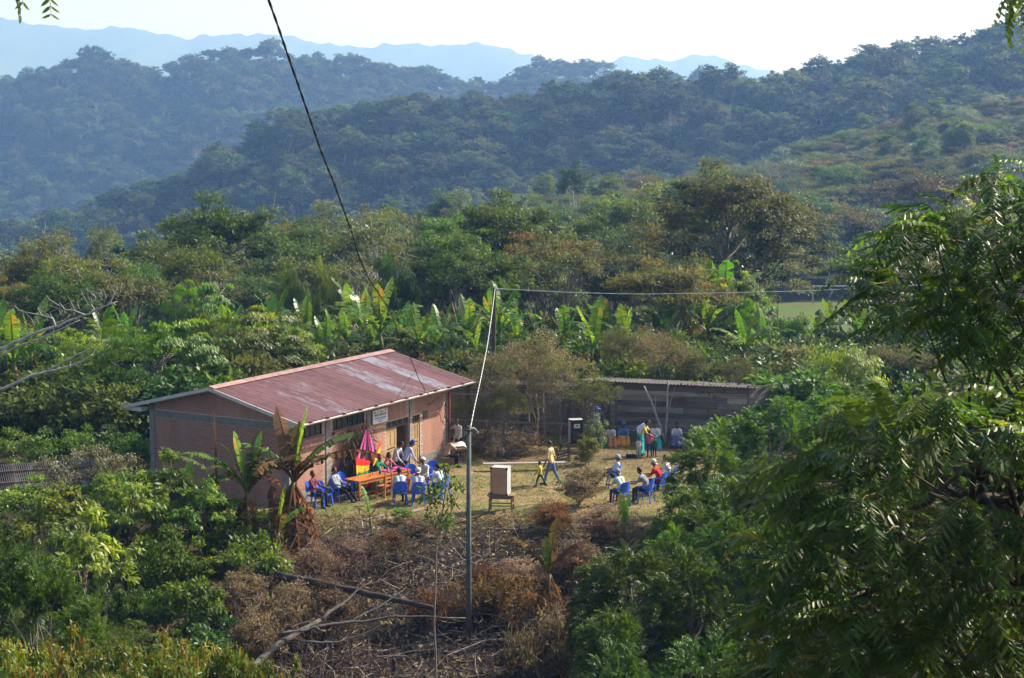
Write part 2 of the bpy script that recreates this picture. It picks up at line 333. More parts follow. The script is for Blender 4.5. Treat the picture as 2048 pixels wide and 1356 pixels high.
def leaf_quads(b, c, d, nrm, Ln, Wd, tint, curl=.12, six=False):
    """leaf blades: c base, d direction, nrm approx. normal (all n,3)"""
    c = np.asarray(c, float); n = len(c); d = unit(d); s = unit(np.cross(d, nrm)); nn = np.cross(s, d)
    Ln = np.broadcast_to(Ln, (n,))[:, None]; Wd = np.broadcast_to(Wd, (n,))[:, None]
    if not six:
        v = np.stack([c, c + d*Ln*.45 + s*Wd*.5 - nn*Ln*.02, c + d*Ln - nn*Ln*curl, c + d*Ln*.45 - s*Wd*.5 - nn*Ln*.02], 1)
        b.add(v.reshape(-1, 3), np.arange(4*n).reshape(n, 4), tint)
    else:
        dn = nn * Wd * .22
        v = np.stack([c, c+d*Ln*.28+s*Wd*.48-dn, c+d*Ln*.68+s*Wd*.38-dn-nn*Ln*curl*.4, c+d*Ln-nn*Ln*curl, c+d*Ln*.68-s*Wd*.38-dn-nn*Ln*curl*.4, c+d*Ln*.28-s*Wd*.48-dn], 1)
        k = np.arange(n)[:, None]*6
        Fq = np.concatenate([k+np.array([[0,1,2,3]]), k+np.array([[0,3,4,5]])])
        b.add(v.reshape(-1, 3), Fq, np.concatenate([np.broadcast_to(tint, (n,))]*2))

def sph(r, n):
    return unit(r.normal(size=(n, 3)))
def ell_points(r, n, rad, bias=.62, zmin=-.5):
    """clump centres in the outer part of an ellipsoid, few below its waist"""
    out = []
    while len(out) < n:
        p = sph(r, 1)[0]
        if p[2] < zmin: continue
        out.append(p * (bias + (1 - bias) * r.random() ** .6))
    return np.array(out) * np.array(rad)
def crown(seed, n_cl, per, rad, cz, clr, L, W, mode='up', bias=.6, zmin=-.55, flat=.6, tspread=.5, tip=0.0):
    r = np.random.default_rng(seed); b = MB()
    C = ell_points(r, n_cl, rad, bias, zmin)
    C *= (1 + .22 * r.normal(size=(n_cl, 1)))
    cr = clr * r.uniform(.6, 1.35, n_cl)
    idx = np.repeat(np.arange(n_cl), per); n = len(idx)
    q = sph(r, n) * (r.random((n, 1)) ** .45); q[:, 2] *= flat
    q[:, 2] = np.where(q[:, 2] < -.25 * flat, q[:, 2] * .4, q[:, 2])
    pos = C[idx] + q * cr[idx][:, None]; out = unit(pos * np.array([1, 1, .6]) + .4 * q)
    rn = sph(r, n)
    if mode == 'up': d = unit(out * [1, 1, .3] * .9 + rn * .8 + [0, 0, -.1]); nm = unit(np.array([0, 0, 1.]) + .55 * sph(r, n) + .35 * out)
    elif mode == 'droop': d = unit(out * [1, 1, 0] * .6 + rn * .35 + [0, 0, -.75]); nm = unit(out + .4 * sph(r, n) + [0, 0, .35])
    elif mode == 'mix': d = unit(out * [1, 1, .2] * .7 + rn * .7 + [0, 0, -.4]); nm = unit(np.array([0, 0, .8]) + .5 * sph(r, n) + .5 * out)
    else: d = rn; nm = sph(r, n)
    tc = r.random(n_cl)
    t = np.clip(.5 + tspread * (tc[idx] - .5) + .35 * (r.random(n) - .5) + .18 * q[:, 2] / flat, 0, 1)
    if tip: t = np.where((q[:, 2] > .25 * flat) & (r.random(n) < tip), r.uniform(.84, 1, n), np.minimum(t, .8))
    pos[:, 2] += cz; C = C.copy(); C[:, 2] += cz
    leaf_quads(b, pos, d, nm, L * r.uniform(.65, 1.3, n), W * r.uniform(.7, 1.2, n), t)
    return b, C
def limb(r, p, q, k=5, sag=.1):
    p, q = np.array(p, float), np.array(q, float); t = np.linspace(0, 1, k)[:, None]; L = np.linalg.norm(q - p)
    P = p + (q - p) * t + np.array([0, 0, 1.]) * (np.sin(np.pi * t) * sag * L)
    P[1:-1] += r.normal(size=(k - 2, 3)) * .045 * L
    return P
def trunk(seed, C, h, fork, r0, nlimbs=10, lean=(0, 0), twigs=0, tipr=.02):
    r = np.random.default_rng(seed + 900); b = MB()
    top = np.array([lean[0] * h, lean[1] * h, h]); base = np.zeros(3)
    P = limb(r, base + [0, 0, -.4], top, 7, 0); b.tube(P, np.linspace(r0 * 1.25, r0 * .45, 7), 8)
    sel = C[r.permutation(len(C))[:nlimbs]] if len(C) else []
    for c in sel:
        f = r.uniform(fork, .95); s = np.array([np.interp(f, np.linspace(0, 1, 7), P[:, k]) for k in range(3)])
        rr = r0 * .42 * (1.15 - f * .5); Q = limb(r, s, c, 6, .05); b.tube(Q, np.linspace(rr, tipr, 6), 5, cap=False)
        for _ in range(twigs):
            i = r.integers(2, 6); e = Q[i] + sph(r, 1)[0] * np.linalg.norm(c - s) * .35 * np.array([1, 1, .7]) + [0, 0, .1]
            b.tube(limb(r, Q[i], e, 4, .05), np.linspace(tipr * 1.2, tipr * .4, 4), 4, cap=False)
    return b
KIT = {}
def kit(kind, seed, cr, tr, leaf, bark):
    b, C = cr; cm = b.mesh('crown'); cm.materials.append(GREENS[leaf]); tm = tr(C).mesh('trunk', True); tm.materials.append(BARK[bark])
    KIT.setdefault(kind, []).append((tm, cm)); return C
for i in range(4):
    s = 10 + i; h = 9 + i
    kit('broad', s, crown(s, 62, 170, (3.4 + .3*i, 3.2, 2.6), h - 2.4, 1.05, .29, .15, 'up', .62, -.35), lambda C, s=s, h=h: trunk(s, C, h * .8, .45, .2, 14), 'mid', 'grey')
for i in range(3):
    s = 20 + i
    kit('umbrella', s, crown(s, 62, 160, (4.6, 4.4, 1.5 + .2*i), 7.6, 1.1, .27, .14, 'up', .35, -.25, .4, .6), lambda C, s=s: trunk(s, C, 6.4, .42, .2, 16, twigs=1), 'rusty', 'grey')
for i in range(2):
    s = 30 + i
    kit('sparse', s, crown(s, 30, 100, (3.4, 3.2, 2.6), 8.6, .95, .28, .14, 'up', .6, -.3), lambda C, s=s: trunk(s, C, 8.0, .5, .17, 22, twigs=3), 'silver', 'pale')
for i in range(2):
    s = 40 + i
    kit('tall', s, crown(s, 52, 140, (2.4, 2.4, 3.4), 10.0, .95, .29, .15, 'up', .55), lambda C, s=s: trunk(s, C, 10, .5, .18, 14), 'mid', 'pale')
for i in range(2):
    s = 50 + i
    kit('round', s, crown(s, 90, 110, (2.6, 2.5, 2.3), 3.0, .75, .30, .10, 'droop', .86, -.8, .8, .3), lambda C, s=s: trunk(s, C, 3, .4, .2, 8), 'dark', 'dark')
for i in range(2):
    s = 60 + i
    kit('bare', s, crown(s, 30, 12, (3.4, 3.2, 3.0), 6.6, .9, .3, .15, 'up', .5, -.3), lambda C, s=s: trunk(s, C, 6.5, .35, .15, 28, twigs=6, tipr=.018), 'brown', 'pale')
for i in range(2):
    s = 66 + i
    kit('bush', s, crown(s, 26, 90, (1.5, 1.5, 1.1), 1.2, .55, .24, .13, 'up', .4, -.6), lambda C, s=s: trunk(s, C, 1.2, .2, .05, 12, tipr=.012), 'mid', 'brown')
for i in range(2):
    s = 70 + i
    kit('droopy', s, crown(s, 130, 120, (2.7, 2.6, 2.7), 3.6, .48, .24, .10, 'droop', .74, -.75, .6, .5), lambda C, s=s: trunk(s, C, 4.0, .4, .14, 16), 'bright', 'grey')
for i in range(2):
    s = 74 + i
    kit('deadshrub', s, crown(s, 46, 130, (1.75, 1.65, 1.15), 3.6, .5, .11, .05, 'rand', .5, -.45, .8, .6), lambda C, s=s: trunk(s, C, 3.0, .25, .055, 26, twigs=4, tipr=.01), 'brown', 'grey')
for i in range(2):
    s = 78 + i
    kit('flowering', s, crown(s, 26, 70, (1.3, 1.2, .7), 1.5, .35, .09, .08, 'rand', .6, -.2, .6, .5), lambda C, s=s: trunk(s, C, 1.4, .15, .035, 20, twigs=2, tipr=.008), 'white', 'brown')
for i in range(3):      # small trees carrying a few tiers of large hanging leaves
    s = 84 + i
    kit('bigleaf', s, crown(s, 44, 44, (1.7, 1.6, 1.1), 3.5, .40, .27, .14, 'mix', .5, -.6, .5, .7), lambda C, s=s: trunk(s, C, 3.6, .45, .06, 18, tipr=.015), 'bright', 'grey')
for i in range(3):      # heaps of cut, withered brush
    s = 90 + i
    kit('brush', s, crown(s, 50, 30, (1.5, 1.4, .5), .5, .34, .17, .05, 'rand', .3, -.4, .9, .7), lambda C, s=s: trunk(s, C, .5, .1, .035, 46, twigs=6, tipr=.011), 'brown', 'grey')
for i in range(2):      # dense withered bushes
    s = 96 + i
    kit('deadbush', s, crown(s, 80, 90, (1.15, 1.1, 1.35), 1.5, .36, .12, .06, 'rand', .5, -.9, .8, .7), lambda C, s=s: trunk(s, C, 1.6, .1, .04, 30, twigs=4, tipr=.009), 'brown', 'brown')
# low forest crowns for the far hillsides
for i in range(5):
    s = 100 + i; e = [(4.2, 4.2, 3.6), (5.2, 5.0, 2.4), (3.4, 3.4, 4.4), (4.6, 4.4, 3.2), (3.8, 3.8, 3.0)][i]
    kit('far', s, crown(s, 52, 52, e, 9.0, 1.2, .72, .45, 'up', .82, -.35, .55, .6), lambda C, s=s: trunk(s, C, 8.5, .5, .2, 5), 'farf', 'grey')

def tree(kind, loc, scale, label, name='tree', leaf=None, bark=None, group=None, rz=None, cat='tree', sz=None, var=None, root=None):
    v = KIT[kind][random.randrange(len(KIT[kind])) if var is None else var]
    t = thing(name, label, cat, loc, random.uniform(0, 6.28) if rz is None else rz, group, scale)
    if sz: t.scale[2] = sz
    mobj('trunk' if cat != 'shrub' else 'stem', v[0], BARK[bark] if bark else None, t, override=True) if bark else mobj('trunk' if cat != 'shrub' else 'stem', v[0], None, t)
    mobj('crown' if cat != 'shrub' else 'foliage', v[1], GREENS[leaf], t, override=True) if leaf else mobj('crown' if cat != 'shrub' else 'foliage', v[1], None, t)
    return t

# stuff: masses of trees that nobody could count, instanced over points
def scatter(name, pts, rz, scl, idx, meshes, label, cat, tilt=None):
    c = bpy.data.collections.new(name + '_kit')
    for i, parts in enumerate(meshes):
        bm = bmesh.new(); mats = []
        for me, mt in parts:
            k = len(bm.faces); bm.from_mesh(me); bm.faces.ensure_lookup_table()
            for f in bm.faces[k:]: f.material_index = len(mats)
            mats.append(mt)
        nm = bpy.data.meshes.new('%s_%02d' % (name, i)); bm.to_mesh(nm); bm.free()
        for mt in mats: nm.materials.append(mt)
        c.objects.link(bpy.data.objects.new('%s_%02d' % (name, i), nm))
    me = bpy.data.meshes.new(name); pts = np.asarray(pts, np.float32)
    me.vertices.add(len(pts)); me.vertices.foreach_set('co', pts.reshape(-1))
    for nm, dt, val in (('rz', 'FLOAT', rz), ('scl', 'FLOAT', scl)):
        a = me.attributes.new(nm, dt, 'POINT'); a.data.foreach_set('value', np.asarray(val, np.float32))
    a = me.attributes.new('idx', 'INT', 'POINT'); a.data.foreach_set('value', np.asarray(idx, np.int32))
    o = bpy.data.objects.new(name, me); col.objects.link(o)
    g = bpy.data.node_groups.new(name, 'GeometryNodeTree'); N = g.nodes; L = g.links.new
    g.interface.new_socket('Geometry', in_out='INPUT', socket_type='NodeSocketGeometry'); g.interface.new_socket('Geometry', in_out='OUTPUT', socket_type='NodeSocketGeometry')
    gi = N.new('NodeGroupInput'); go = N.new('NodeGroupOutput'); ip = N.new('GeometryNodeInstanceOnPoints'); ci = N.new('GeometryNodeCollectionInfo')
    ci.inputs['Collection'].default_value = c; ci.inputs['Separate Children'].default_value = True; ci.inputs['Reset Children'].default_value = True
    def na(nm, dt):
        k = N.new('GeometryNodeInputNamedAttribute'); k.data_type = dt; k.inputs['Name'].default_value = nm; return k.outputs[0]
    cx = N.new('ShaderNodeCombineXYZ'); L(na('rz', 'FLOAT'), cx.inputs[2])
    L(gi.outputs[0], ip.inputs['Points']); L(ci.outputs[0], ip.inputs['Instance']); ip.inputs['Pick Instance'].default_value = True
    L(na('idx', 'INT'), ip.inputs['Instance Index']); L(cx.outputs[0], ip.inputs['Rotation']); L(na('scl', 'FLOAT'), ip.inputs['Scale']); L(ip.outputs[0], go.inputs[0])
    md = o.modifiers.new('scatter', 'NODES'); md.node_group = g
    return tag(o, label, cat, kind='stuff')

def hill_points(D0, D1, spacing, umin=-350, umax=2400, seed=1, jit=.45):
    r = np.random.default_rng(seed); out = []; y = D0
    while y < D1:
        x0, x1 = (umin - 1024) / F * y, (umax - 1024) / F * y
        for x in np.arange(x0, x1, spacing): out.append((x + r.normal() * spacing * jit, y + r.normal() * spacing * jit))
        y += spacing * .87
    P = np.array(out); return np.column_stack([P, gz(P[:, 0], P[:, 1]) - .3])
def U_of(P): return 1024 + F * P[:, 0] / P[:, 1]

fk = KIT['far']; farmeshes = [[(t, BARK['grey']), (c, GREENS['farf'])] for t, c in fk] + [[(KIT['bare'][0][0], BARK['pale']), (KIT['bare'][0][1], GREENS['brown'])], [(KIT['sparse'][0][0], BARK['pale']), (KIT['sparse'][0][1], GREENS['olive'])]]
r_ = np.random.default_rng(5)
P = hill_points(1080, 1640, 8.6, seed=3); n = len(P)
scatter('distant_forest', P, r_.uniform(0, 6.28, n), np.clip(r_.lognormal(-.2, .28, n), .45, 1.7), np.where(r_.random(n) < .05, r_.integers(5, 7, n), r_.integers(0, 5, n)), farmeshes, 'hazy blue forest covering the second ridge', 'forest')
P = hill_points(575, 860, 6.3, seed=4); n = len(P)
scatter('hillside_forest', P, r_.uniform(0, 6.28, n), np.clip(r_.lognormal(-.28, .3, n), .4, 1.6), np.where(r_.random(n) < .05, r_.integers(5, 7, n), r_.integers(0, 5, n)), farmeshes, 'dense green forest covering the middle hill', 'forest')
# nearer slopes: crowns of several kinds
midkinds = [('umbrella', 'rusty', 'grey'), ('umbrella', 'olive', 'grey'), ('broad', 'mid', 'pale'), ('broad', 'olive', 'grey'), ('sparse', 'silver', 'pale'), ('bare', 'brown', 'pale'), ('tall', 'mid', 'pale'), ('broad', 'dark', 'grey')]
mids = [[(KIT[k][v % len(KIT[k])][0], BARK[bk]), (KIT[k][v % len(KIT[k])][1], GREENS[lf])] for k, lf, bk in midkinds for v in (0, 1)]
P = hill_points(262, 575, 6.2, seed=6); u = U_of(P)
n = len(P); right = sstep(900, 1500, u)
w_r = np.array([.34, .16, .16, .12, .05, .04, .03, .10]); w_l = np.array([.08, .10, .26, .16, .10, .06, .10, .14])
pk = np.array([r_.choice(8, p=w_r if r_.random() < right[i] else w_l) for i in range(n)])
scatter('slope_woodland', P, r_.uniform(0, 6.28, n), r_.uniform(.7, 1.2, n), pk * 2 + r_.integers(0, 2, n), mids, 'olive and rust tinted trees on the nearer hillside', 'woodland')
# ------------------------------------------------------------------ bananas: each leaf a part
def banana_leaf(seed, arch, L=2.0, W=.52, tear=.25, dead=0.0, k=11):
    """grows from the origin up along +z, leaning over towards +x"""
    r = np.random.default_rng(seed); b = MB()
    a0, a1 = arch; s = np.linspace(0, 1, k + 1); ang = a0 + (a1 - a0) * s ** 1.3 + r.normal(size=k + 1) * .03
    P = [np.zeros(3)]
    for i in range(k): P.append(P[-1] + np.array([math.sin(ang[i]), 0.05 * math.sin(3 * s[i] + seed), math.cos(ang[i])]) * L / k)
    P = np.array(P); b.tube(P, np.linspace(.035, .006, k + 1), 5, tint=.75)
    base = r.uniform(.3, .7)
    for sd in (-1, 1):
        droop = r.uniform(.15, .5)
        for i in range(2, k):
            f0, f1 = s[i], s[i + 1]
            wd = lambda f: W * .5 * min(1, (f - .12) * 5) * (1 if f < .75 else max(.05, 1 - ((f - .75) / .25) ** 2 * .9))
            m = 1 + int(r.random() < tear) + int(r.random() < tear * .7)
            for j in range(m):
                g0, g1 = f0 + (f1 - f0) * j / m, f0 + (f1 - f0) * (j + (1 if m == 1 else .86)) / m
                p0 = P[i] + (P[i + 1] - P[i]) * (g0 - f0) / (f1 - f0); p1 = P[i] + (P[i + 1] - P[i]) * (g1 - f0) / (f1 - f0)
                tg = unit(p1 - p0); up = unit(np.cross(np.cross(tg, [0, 1, 0]), tg) * -1); up = -np.cross(tg, [0, 1, 0])
                dr = droop + r.normal() * (.08 + .35 * tear); 
                o0, o1 = [np.array([0, sd * math.cos(dr), 0]) + np.array([0, 0, -math.sin(dr)]) * (1 - .0) for _ in (0, 1)]
                fw = unit(tg) * .25
                w0, w1 = wd(g0), wd(g1)
                if dead and r.random() < dead: w0 *= r.uniform(.3, .8); w1 *= r.uniform(.3, .8)
                a_, b_ = p0 + (o0 + fw) * w0, p1 + (o1 + fw) * w1
                t = np.clip(base + r.normal() * .12 + (.5 if r.random() < .05 + .25 * dead else 0), 0, 1)
                b.add([p0, p1, b_, a_], np.array([[0, 1, 2, 3]]), t)
    return b.mesh('banana_leaf')
BL = {'up': [banana_leaf(i, (.08 + .05 * i, .35 + .15 * i), 2.1, .55, .25) for i in range(4)],
      'arch': [banana_leaf(10 + i, (.45, 1.6 + .25 * i), 2.2, .5, .45) for i in range(4)],
      'torn': [banana_leaf(20 + i, (.5, 2.0 + .3 * i), 2.0, .5, .9, .25) for i in range(3)],
      'hang': [banana_leaf(30 + i, (2.55, 3.1 + .04 * i), 1.6, .5, .9, .5, 9) for i in range(3)],
      'long': [banana_leaf(50, (.7, 2.3), 2.7, .5, .9, .2, 15)],
      'roll': [banana_leaf(40, (.02, .1), 1.7, .09, 0)]}
for k, L_ in BL.items():
    for me in L_: me.materials.append(GREENS['bananadead' if k == 'hang' else 'banana'])
stem_m = mat('banana_stem', (.13, .15, .05), .7, .3, .4, 5, col2=(.14, .085, .045))
def stem_mesh(h, r0=.11, seed=0):
    r = np.random.default_rng(seed); b = MB(); P = np.array([[.06 * math.sin(i + seed) * i / 5, .05 * math.cos(2 * i + seed) * i / 5, -.3 + (h + .3) * i / 5] for i in range(6)])
    b.tube(P, np.linspace(r0 * 1.15, r0 * .55, 6), 8); me = b.mesh('banana_stem', True); me.materials.append(stem_m); return me, P[-1]
STEMS = [stem_mesh(h, .11, i) for i, h in enumerate((1.2, 1.8, 2.3))]
def banana(loc, scale, label, spec=None, stem=1, rz=None, group=None, dead=0, leaves=8):
    t = thing('banana_plant', label, 'banana plant', loc, random.uniform(0, 6.28) if rz is None else rz, group, scale)
    sm, top = STEMS[stem]; mobj('pseudostem', sm, None, t)
    if spec is None:
        spec = []; a = random.uniform(0, 6.28)
        for i in range(leaves):
            a += 2.4 + random.uniform(-.3, .3); kd = 'up' if i < leaves * .3 else random.choice(['arch', 'arch', 'torn', 'torn'])
            spec.append((kd, a, random.uniform(.75, 1.1)))
        for i in range(max(dead, random.randint(0, 3))): spec.append(('hang', random.uniform(0, 6.28), random.uniform(.7, 1.1)))
    for sp_ in spec:
        kd, a, s = sp_[:3]; me = random.choice(BL[kd]) if len(sp_) < 4 or sp_[3] is None else BL[kd][sp_[3]]
        o = mobj('leaf', me, None, t, (top[0], top[1], top[2] - random.uniform(0, .15)), (0, 0, a), s)
        if len(sp_) > 4: o.material_slots[0].link = 'OBJECT'; o.material_slots[0].material = GREENS[sp_[4]]; o.name = 'dry_leaf'
    return t
def gat(px, D, dz=0.0):
    x = (px - 1024) / F * D; return V3((x, D, gzf(x, D) + dz))
ORD = ['first', 'second', 'third', 'fourth', 'fifth', 'sixth', 'seventh', 'eighth', 'ninth', 'tenth', 'eleventh', 'twelfth', 'thirteenth', 'fourteenth', 'fifteenth', 'sixteenth', 'seventeenth', 'eighteenth', 'nineteenth', 'twentieth'] + ['twenty ' + q for q in ('first', 'second', 'third', 'fourth', 'fifth', 'sixth', 'seventh', 'eighth', 'ninth')] + ['thirtieth', 'thirty first', 'thirty second']
belt = [(x, D) for x, D in [(505, 92), (540, 97), (575, 93), (610, 99), (650, 92), (690, 95), (705, 101), (740, 91), (775, 98), (800, 94), (835, 90), (850, 99), (880, 95), (900, 88.5), (935, 93), (960, 100), (1000, 90), (1030, 95), (525, 89), (560, 101), (628, 88), (668, 99), (722, 98), (760, 89.5), (815, 101), (865, 92), (915, 98), (948, 88), (980, 96), (590, 96)]]
for k, (px, D) in enumerate(sorted(belt)):
    banana(gat(px, D), random.uniform(.8, 1.4), 'banana plant, %s from the left in the grove behind the brick house' % ORD[k], stem=2, group='bananas behind the brick house')
for k, (px, D) in enumerate([(1130, 92), (1185, 87), (1205, 95), (1250, 90), (1330, 94), (1370, 98), (1395, 103), (1420, 96), (1455, 100), (1490, 88), (1530, 91)]):
    banana(gat(px, D), random.uniform(.9, 1.3) * (1.35 if D > 97 else 1), 'banana plant, %s from the left behind the plank shed' % ORD[k], stem=2, group='bananas behind the plank shed')
for k, (px, D) in enumerate([(1640, 99), (1665, 104), (1720, 96), (1765, 101), (1800, 97), (1835, 103)]):
    banana(gat(px, D), random.uniform(.85, 1.1), 'banana plant, %s from the left before the football field' % ORD[k], stem=2, group='bananas before the football field')
for k, (px, D) in enumerate([(-20, 86), (20, 80), (52, 84)]):
    banana(gat(px, D), 1.3, 'banana plant, %s from the left edge beyond the tin roof' % ORD[k], stem=2, group='bananas at the left edge')
for k, (px, D) in enumerate([(205, 96), (245, 99), (440, 98), (470, 103)]):
    banana(gat(px, D), 1.1, 'banana plant half hidden among the bright trees, %s from the left' % ORD[k], stem=2, group='bananas among the bright trees')

# ------------------------------------------------------------------ trees one can tell apart, near to far
def spot(px, top, D, kind, label, leaf=None, bark=None, width=None, **kw):
    """tree whose top shows at image height `top`, standing on the ground at distance D"""
    g = gat(px, D); hgt = at(px, top, D).z - g.z
    kw.setdefault('var', 0); me = KIT[kind][kw['var']][1]; key = (kind, kw['var'])
    if key not in HT:
        c_ = np.empty(len(me.vertices) * 3, np.float32); me.vertices.foreach_get('co', c_); c_ = c_.reshape(-1, 3); HT[key] = float(c_[:, 2].max()); WD[key] = float(np.ptp(c_[:, 0]))
    s = hgt / HT[key]
    t = tree(kind, g, s, label, leaf=leaf, bark=bark, **kw)
    if width:
        w_ = width / F * D / WD[key]; t.scale = (w_, w_, s)
    return t
HT, WD = {}, {}
# big drooping tree behind the house
for px, tp, D, wd, nm in [(300, 640, 80, 330, 'broad shade tree with drooping leaves behind the gable'), (470, 618, 84, 330, 'bright drooping tree above the roof ridge'), (190, 690, 82, 260, 'dark drooping tree beyond the tin roof'), (575, 650, 85, 190, 'bright tree touching the banana grove')]:
    spot(px, tp, D, 'droopy', nm, width=wd, var=px % 2)
spot(150, 650, 88, 'droopy', 'lime leaved tree between the bananas and the bare branches', 'lime', width=200, var=1)
spot(60, 690, 90, 'droopy', 'light green bushy tree behind the blue tarp', 'lime', width=190)
spot(30, 760, 77, 'bush', 'pale green shrub beside the blue tarp', 'lime', width=200, cat='shrub', name='shrub')
spot(390, 560, 100, 'droopy', 'round bright tree with pale stems behind the drooping trees', 'bright', width=180)
# signature trees of the plain
SIG = [(785, 488, 108, 'round', 'dense dark round mango tree above the banana grove', 'dark', None, 130, 0),
       (580, 518, 112, 'round', 'boxy clipped looking tree left of the mango tree', 'mid', None, 110, 1),
       (655, 508, 114, 'round', 'bright topped tree beside the mango tree', 'bright', None, 110, 0),
       (400, 485, 125, 'broad', 'tall leafy tree with twin pale stems', 'mid', 'pale', 190, 1),
       (215, 440, 170, 'sparse', 'thin pale tree against the blue hill', 'olive', 'pale', 95, 0),
       (355, 415, 180, 'sparse', 'tall open tree with forked pale branches', 'olive', 'pale', 130, 1),
       (270, 505, 130, 'broad', 'yellowish green tree beyond the bare branches', 'bright', None, 160, 0),
       (130, 510, 120, 'broad', 'white flecked green tree on the plain', 'bright', None, 150, 2),
       (70, 490, 135, 'umbrella', 'flat topped rusty tree at the left edge', 'rusty', None, 150, 0),
       (20, 545, 112, 'umbrella', 'low rusty crown at the left edge', 'rusty', None, 170, 1),
       (915, 440, 120, 'broad', 'wide dark tree behind the far pole', 'dark', 'grey', 180, 3),
       (950, 415, 175, 'bare', 'leafless dome shaped tree on the plain', 'brown', 'grey', 210, 0),
       (920, 365, 230, 'sparse', 'pale green tree standing above the plain', 'silver', 'pale', 75, 0),
       (1045, 378, 235, 'tall', 'slender tree with a silvery crown', 'silver', 'pale', 60, 0),
       (1145, 315, 300, 'broad', 'single rounded tree standing over the valley', 'dark', 'pale', 100, 3),
       (1130, 460, 105, 'sparse', 'open branched yellowish tree behind the dead shrubs', 'olive', 'grey', 190, 1),
       (1370, 330, 215, 'broad', 'large blue green tree on the near hillside', 'dark', None, 190, 0),
       (1540, 395, 200, 'sparse', 'pale barked forked tree below the hillside', 'silver', 'pale', 130, 0),
       (1460, 520, 100, 'droopy', 'drooping tree beside the white wire', 'bright', None, 160, 1),
       (1510, 590, 97, 'droopy', 'hanging leaved tree under the white wire', 'bright', None, 150, 0),
       (1590, 620, 96, 'round', 'glossy round tree left of the football field', 'mid', None, 130, 0),
       (1690, 680, 80, 'round', 'yellow green round bush above the shed corner', 'lime', None, 230, 1),
       (1800, 690, 84, 'broad', 'grey green shrubby tree beyond the yellow round bush', 'olive', None, 200, 1),
       (1000, 545, 100, 'droopy', 'small dark tree beside the far pole', 'mid', None, 120, 1),
       (1330, 430, 150, 'umbrella', 'rusty flat crowned tree in mid plain', 'rusty', 'grey', 230, 0),
       (1240, 520, 118, 'broad', 'dark leafy tree behind the shed bananas', 'dark', 'grey', 170, 2),
       (1700, 400, 265, 'umbrella', 'broad rusty crown behind the goal', 'rusty', 'pale', 260, 1),
       (1850, 330, 275, 'umbrella', 'wide olive crown high behind the foreground tree', 'rusty', 'grey', 280, 2),
       (770, 398, 190, 'sparse', 'flat branched pale tree above the mango tree', 'olive', 'pale', 140, 1),
       (500, 410, 190, 'bare', 'leafless spreading tree before the hill', 'brown', 'pale', 130, 1),
       (590, 430, 165, 'broad', 'dark green tree crown over the boxy tree', 'dark', None, 150, 1),
       (845, 480, 135, 'tall', 'slim green tree right of the mango tree', 'mid', 'pale', 70, 1)]
for px, tp, D, kd, nm, lf, bk, wd, v in SIG:
    spot(px, tp, D, kd, nm, lf, bk, width=wd, var=v)
# the rest of the plain: shared kinds, told apart by nothing
r_ = np.random.default_rng(21)
P = hill_points(96, 262, 7.6, -150, 2250, 8); u = U_of(P); keep = []
for i, (x, y, z) in enumerate(P):
    if 1500 < u[i] < 2060 and 160 < y < 262: continue
    if 1565 < u[i] < 1780: continue
    if u[i] < 1300 and y < 106 and u[i] > 480: continue
    if any(abs(u[i] - s[0]) < s[7] * .42 and abs(y - s[2]) < 7 for s in SIG): continue
    keep.append(i)
names = {'umbrella': 'flat crowned shade tree among the wooded plain', 'broad': 'leafy broad tree among the wooded plain', 'sparse': 'pale open crowned tree among the wooded plain', 'bare': 'nearly leafless tree among the wooded plain', 'tall': 'slender upright tree among the wooded plain', 'round': 'dense round tree among the wooded plain'}
LM = [(0, 110, 'left edge'), (70, 135, 'flat topped rusty tree'), (215, 170, 'thin pale tree'), (400, 125, 'twin stemmed tree'), (580, 112, 'boxy tree'), (785, 108, 'mango tree'), (950, 175, 'leafless dome tree'), (1045, 235, 'silvery slender tree'), (988, 80, 'far pole'), (1145, 250, 'lone rounded tree'), (1330, 150, 'rusty flat crowned tree'), (1370, 215, 'blue green hillside tree'), (1460, 100, 'drooping tree by the wire'), (1540, 200, 'pale forked tree'), (1670, 250, 'goal'), (1850, 240, 'foreground tree'), (2048, 150, 'right edge')]
SEEN = {}
COLN = dict(mid='green', olive='olive', dark='dark green', bright='bright green', rusty='rust tinted', silver='silvery', brown='brownish')
SHAPE = dict(umbrella='flat crowned tree', broad='broad tree', sparse='open crowned tree', bare='nearly leafless tree', tall='slender tree', round='dense round tree')
def plain_label(uu, y, kd, lf, s):
    l = min(LM, key=lambda q: ((uu - q[0]) / 90) ** 2 + ((y - q[1]) / 28) ** 2); du, dy = uu - l[0], y - l[1]
    rel = ('right of' if du > 0 else 'left of') if abs(du) > 30 else ''
    far = 'behind' if dy > 6 else ('in front of' if dy < -6 else 'beside')
    sz = 'small ' if s < .65 else ('large ' if s > 1.0 else '')
    lab = '%s%s %s %s the %s' % (sz, COLN[lf], SHAPE[kd], (rel if rel and far == 'beside' else (far + (', ' + rel if rel else ''))), l[2])
    if len(lab.split()) > 13: lab = lab.replace(sz, '', 1)
    n = SEEN.get(lab, 0); SEEN[lab] = n + 1
    lab2 = lab if n == 0 else lab + ', %s of several' % ORD[n]
    return lab2 if len(lab2.split()) <= 16 else lab2.replace(' of several', '').replace(' crowned', '')
keep = sorted(keep, key=lambda i: P[i][1])[:300]
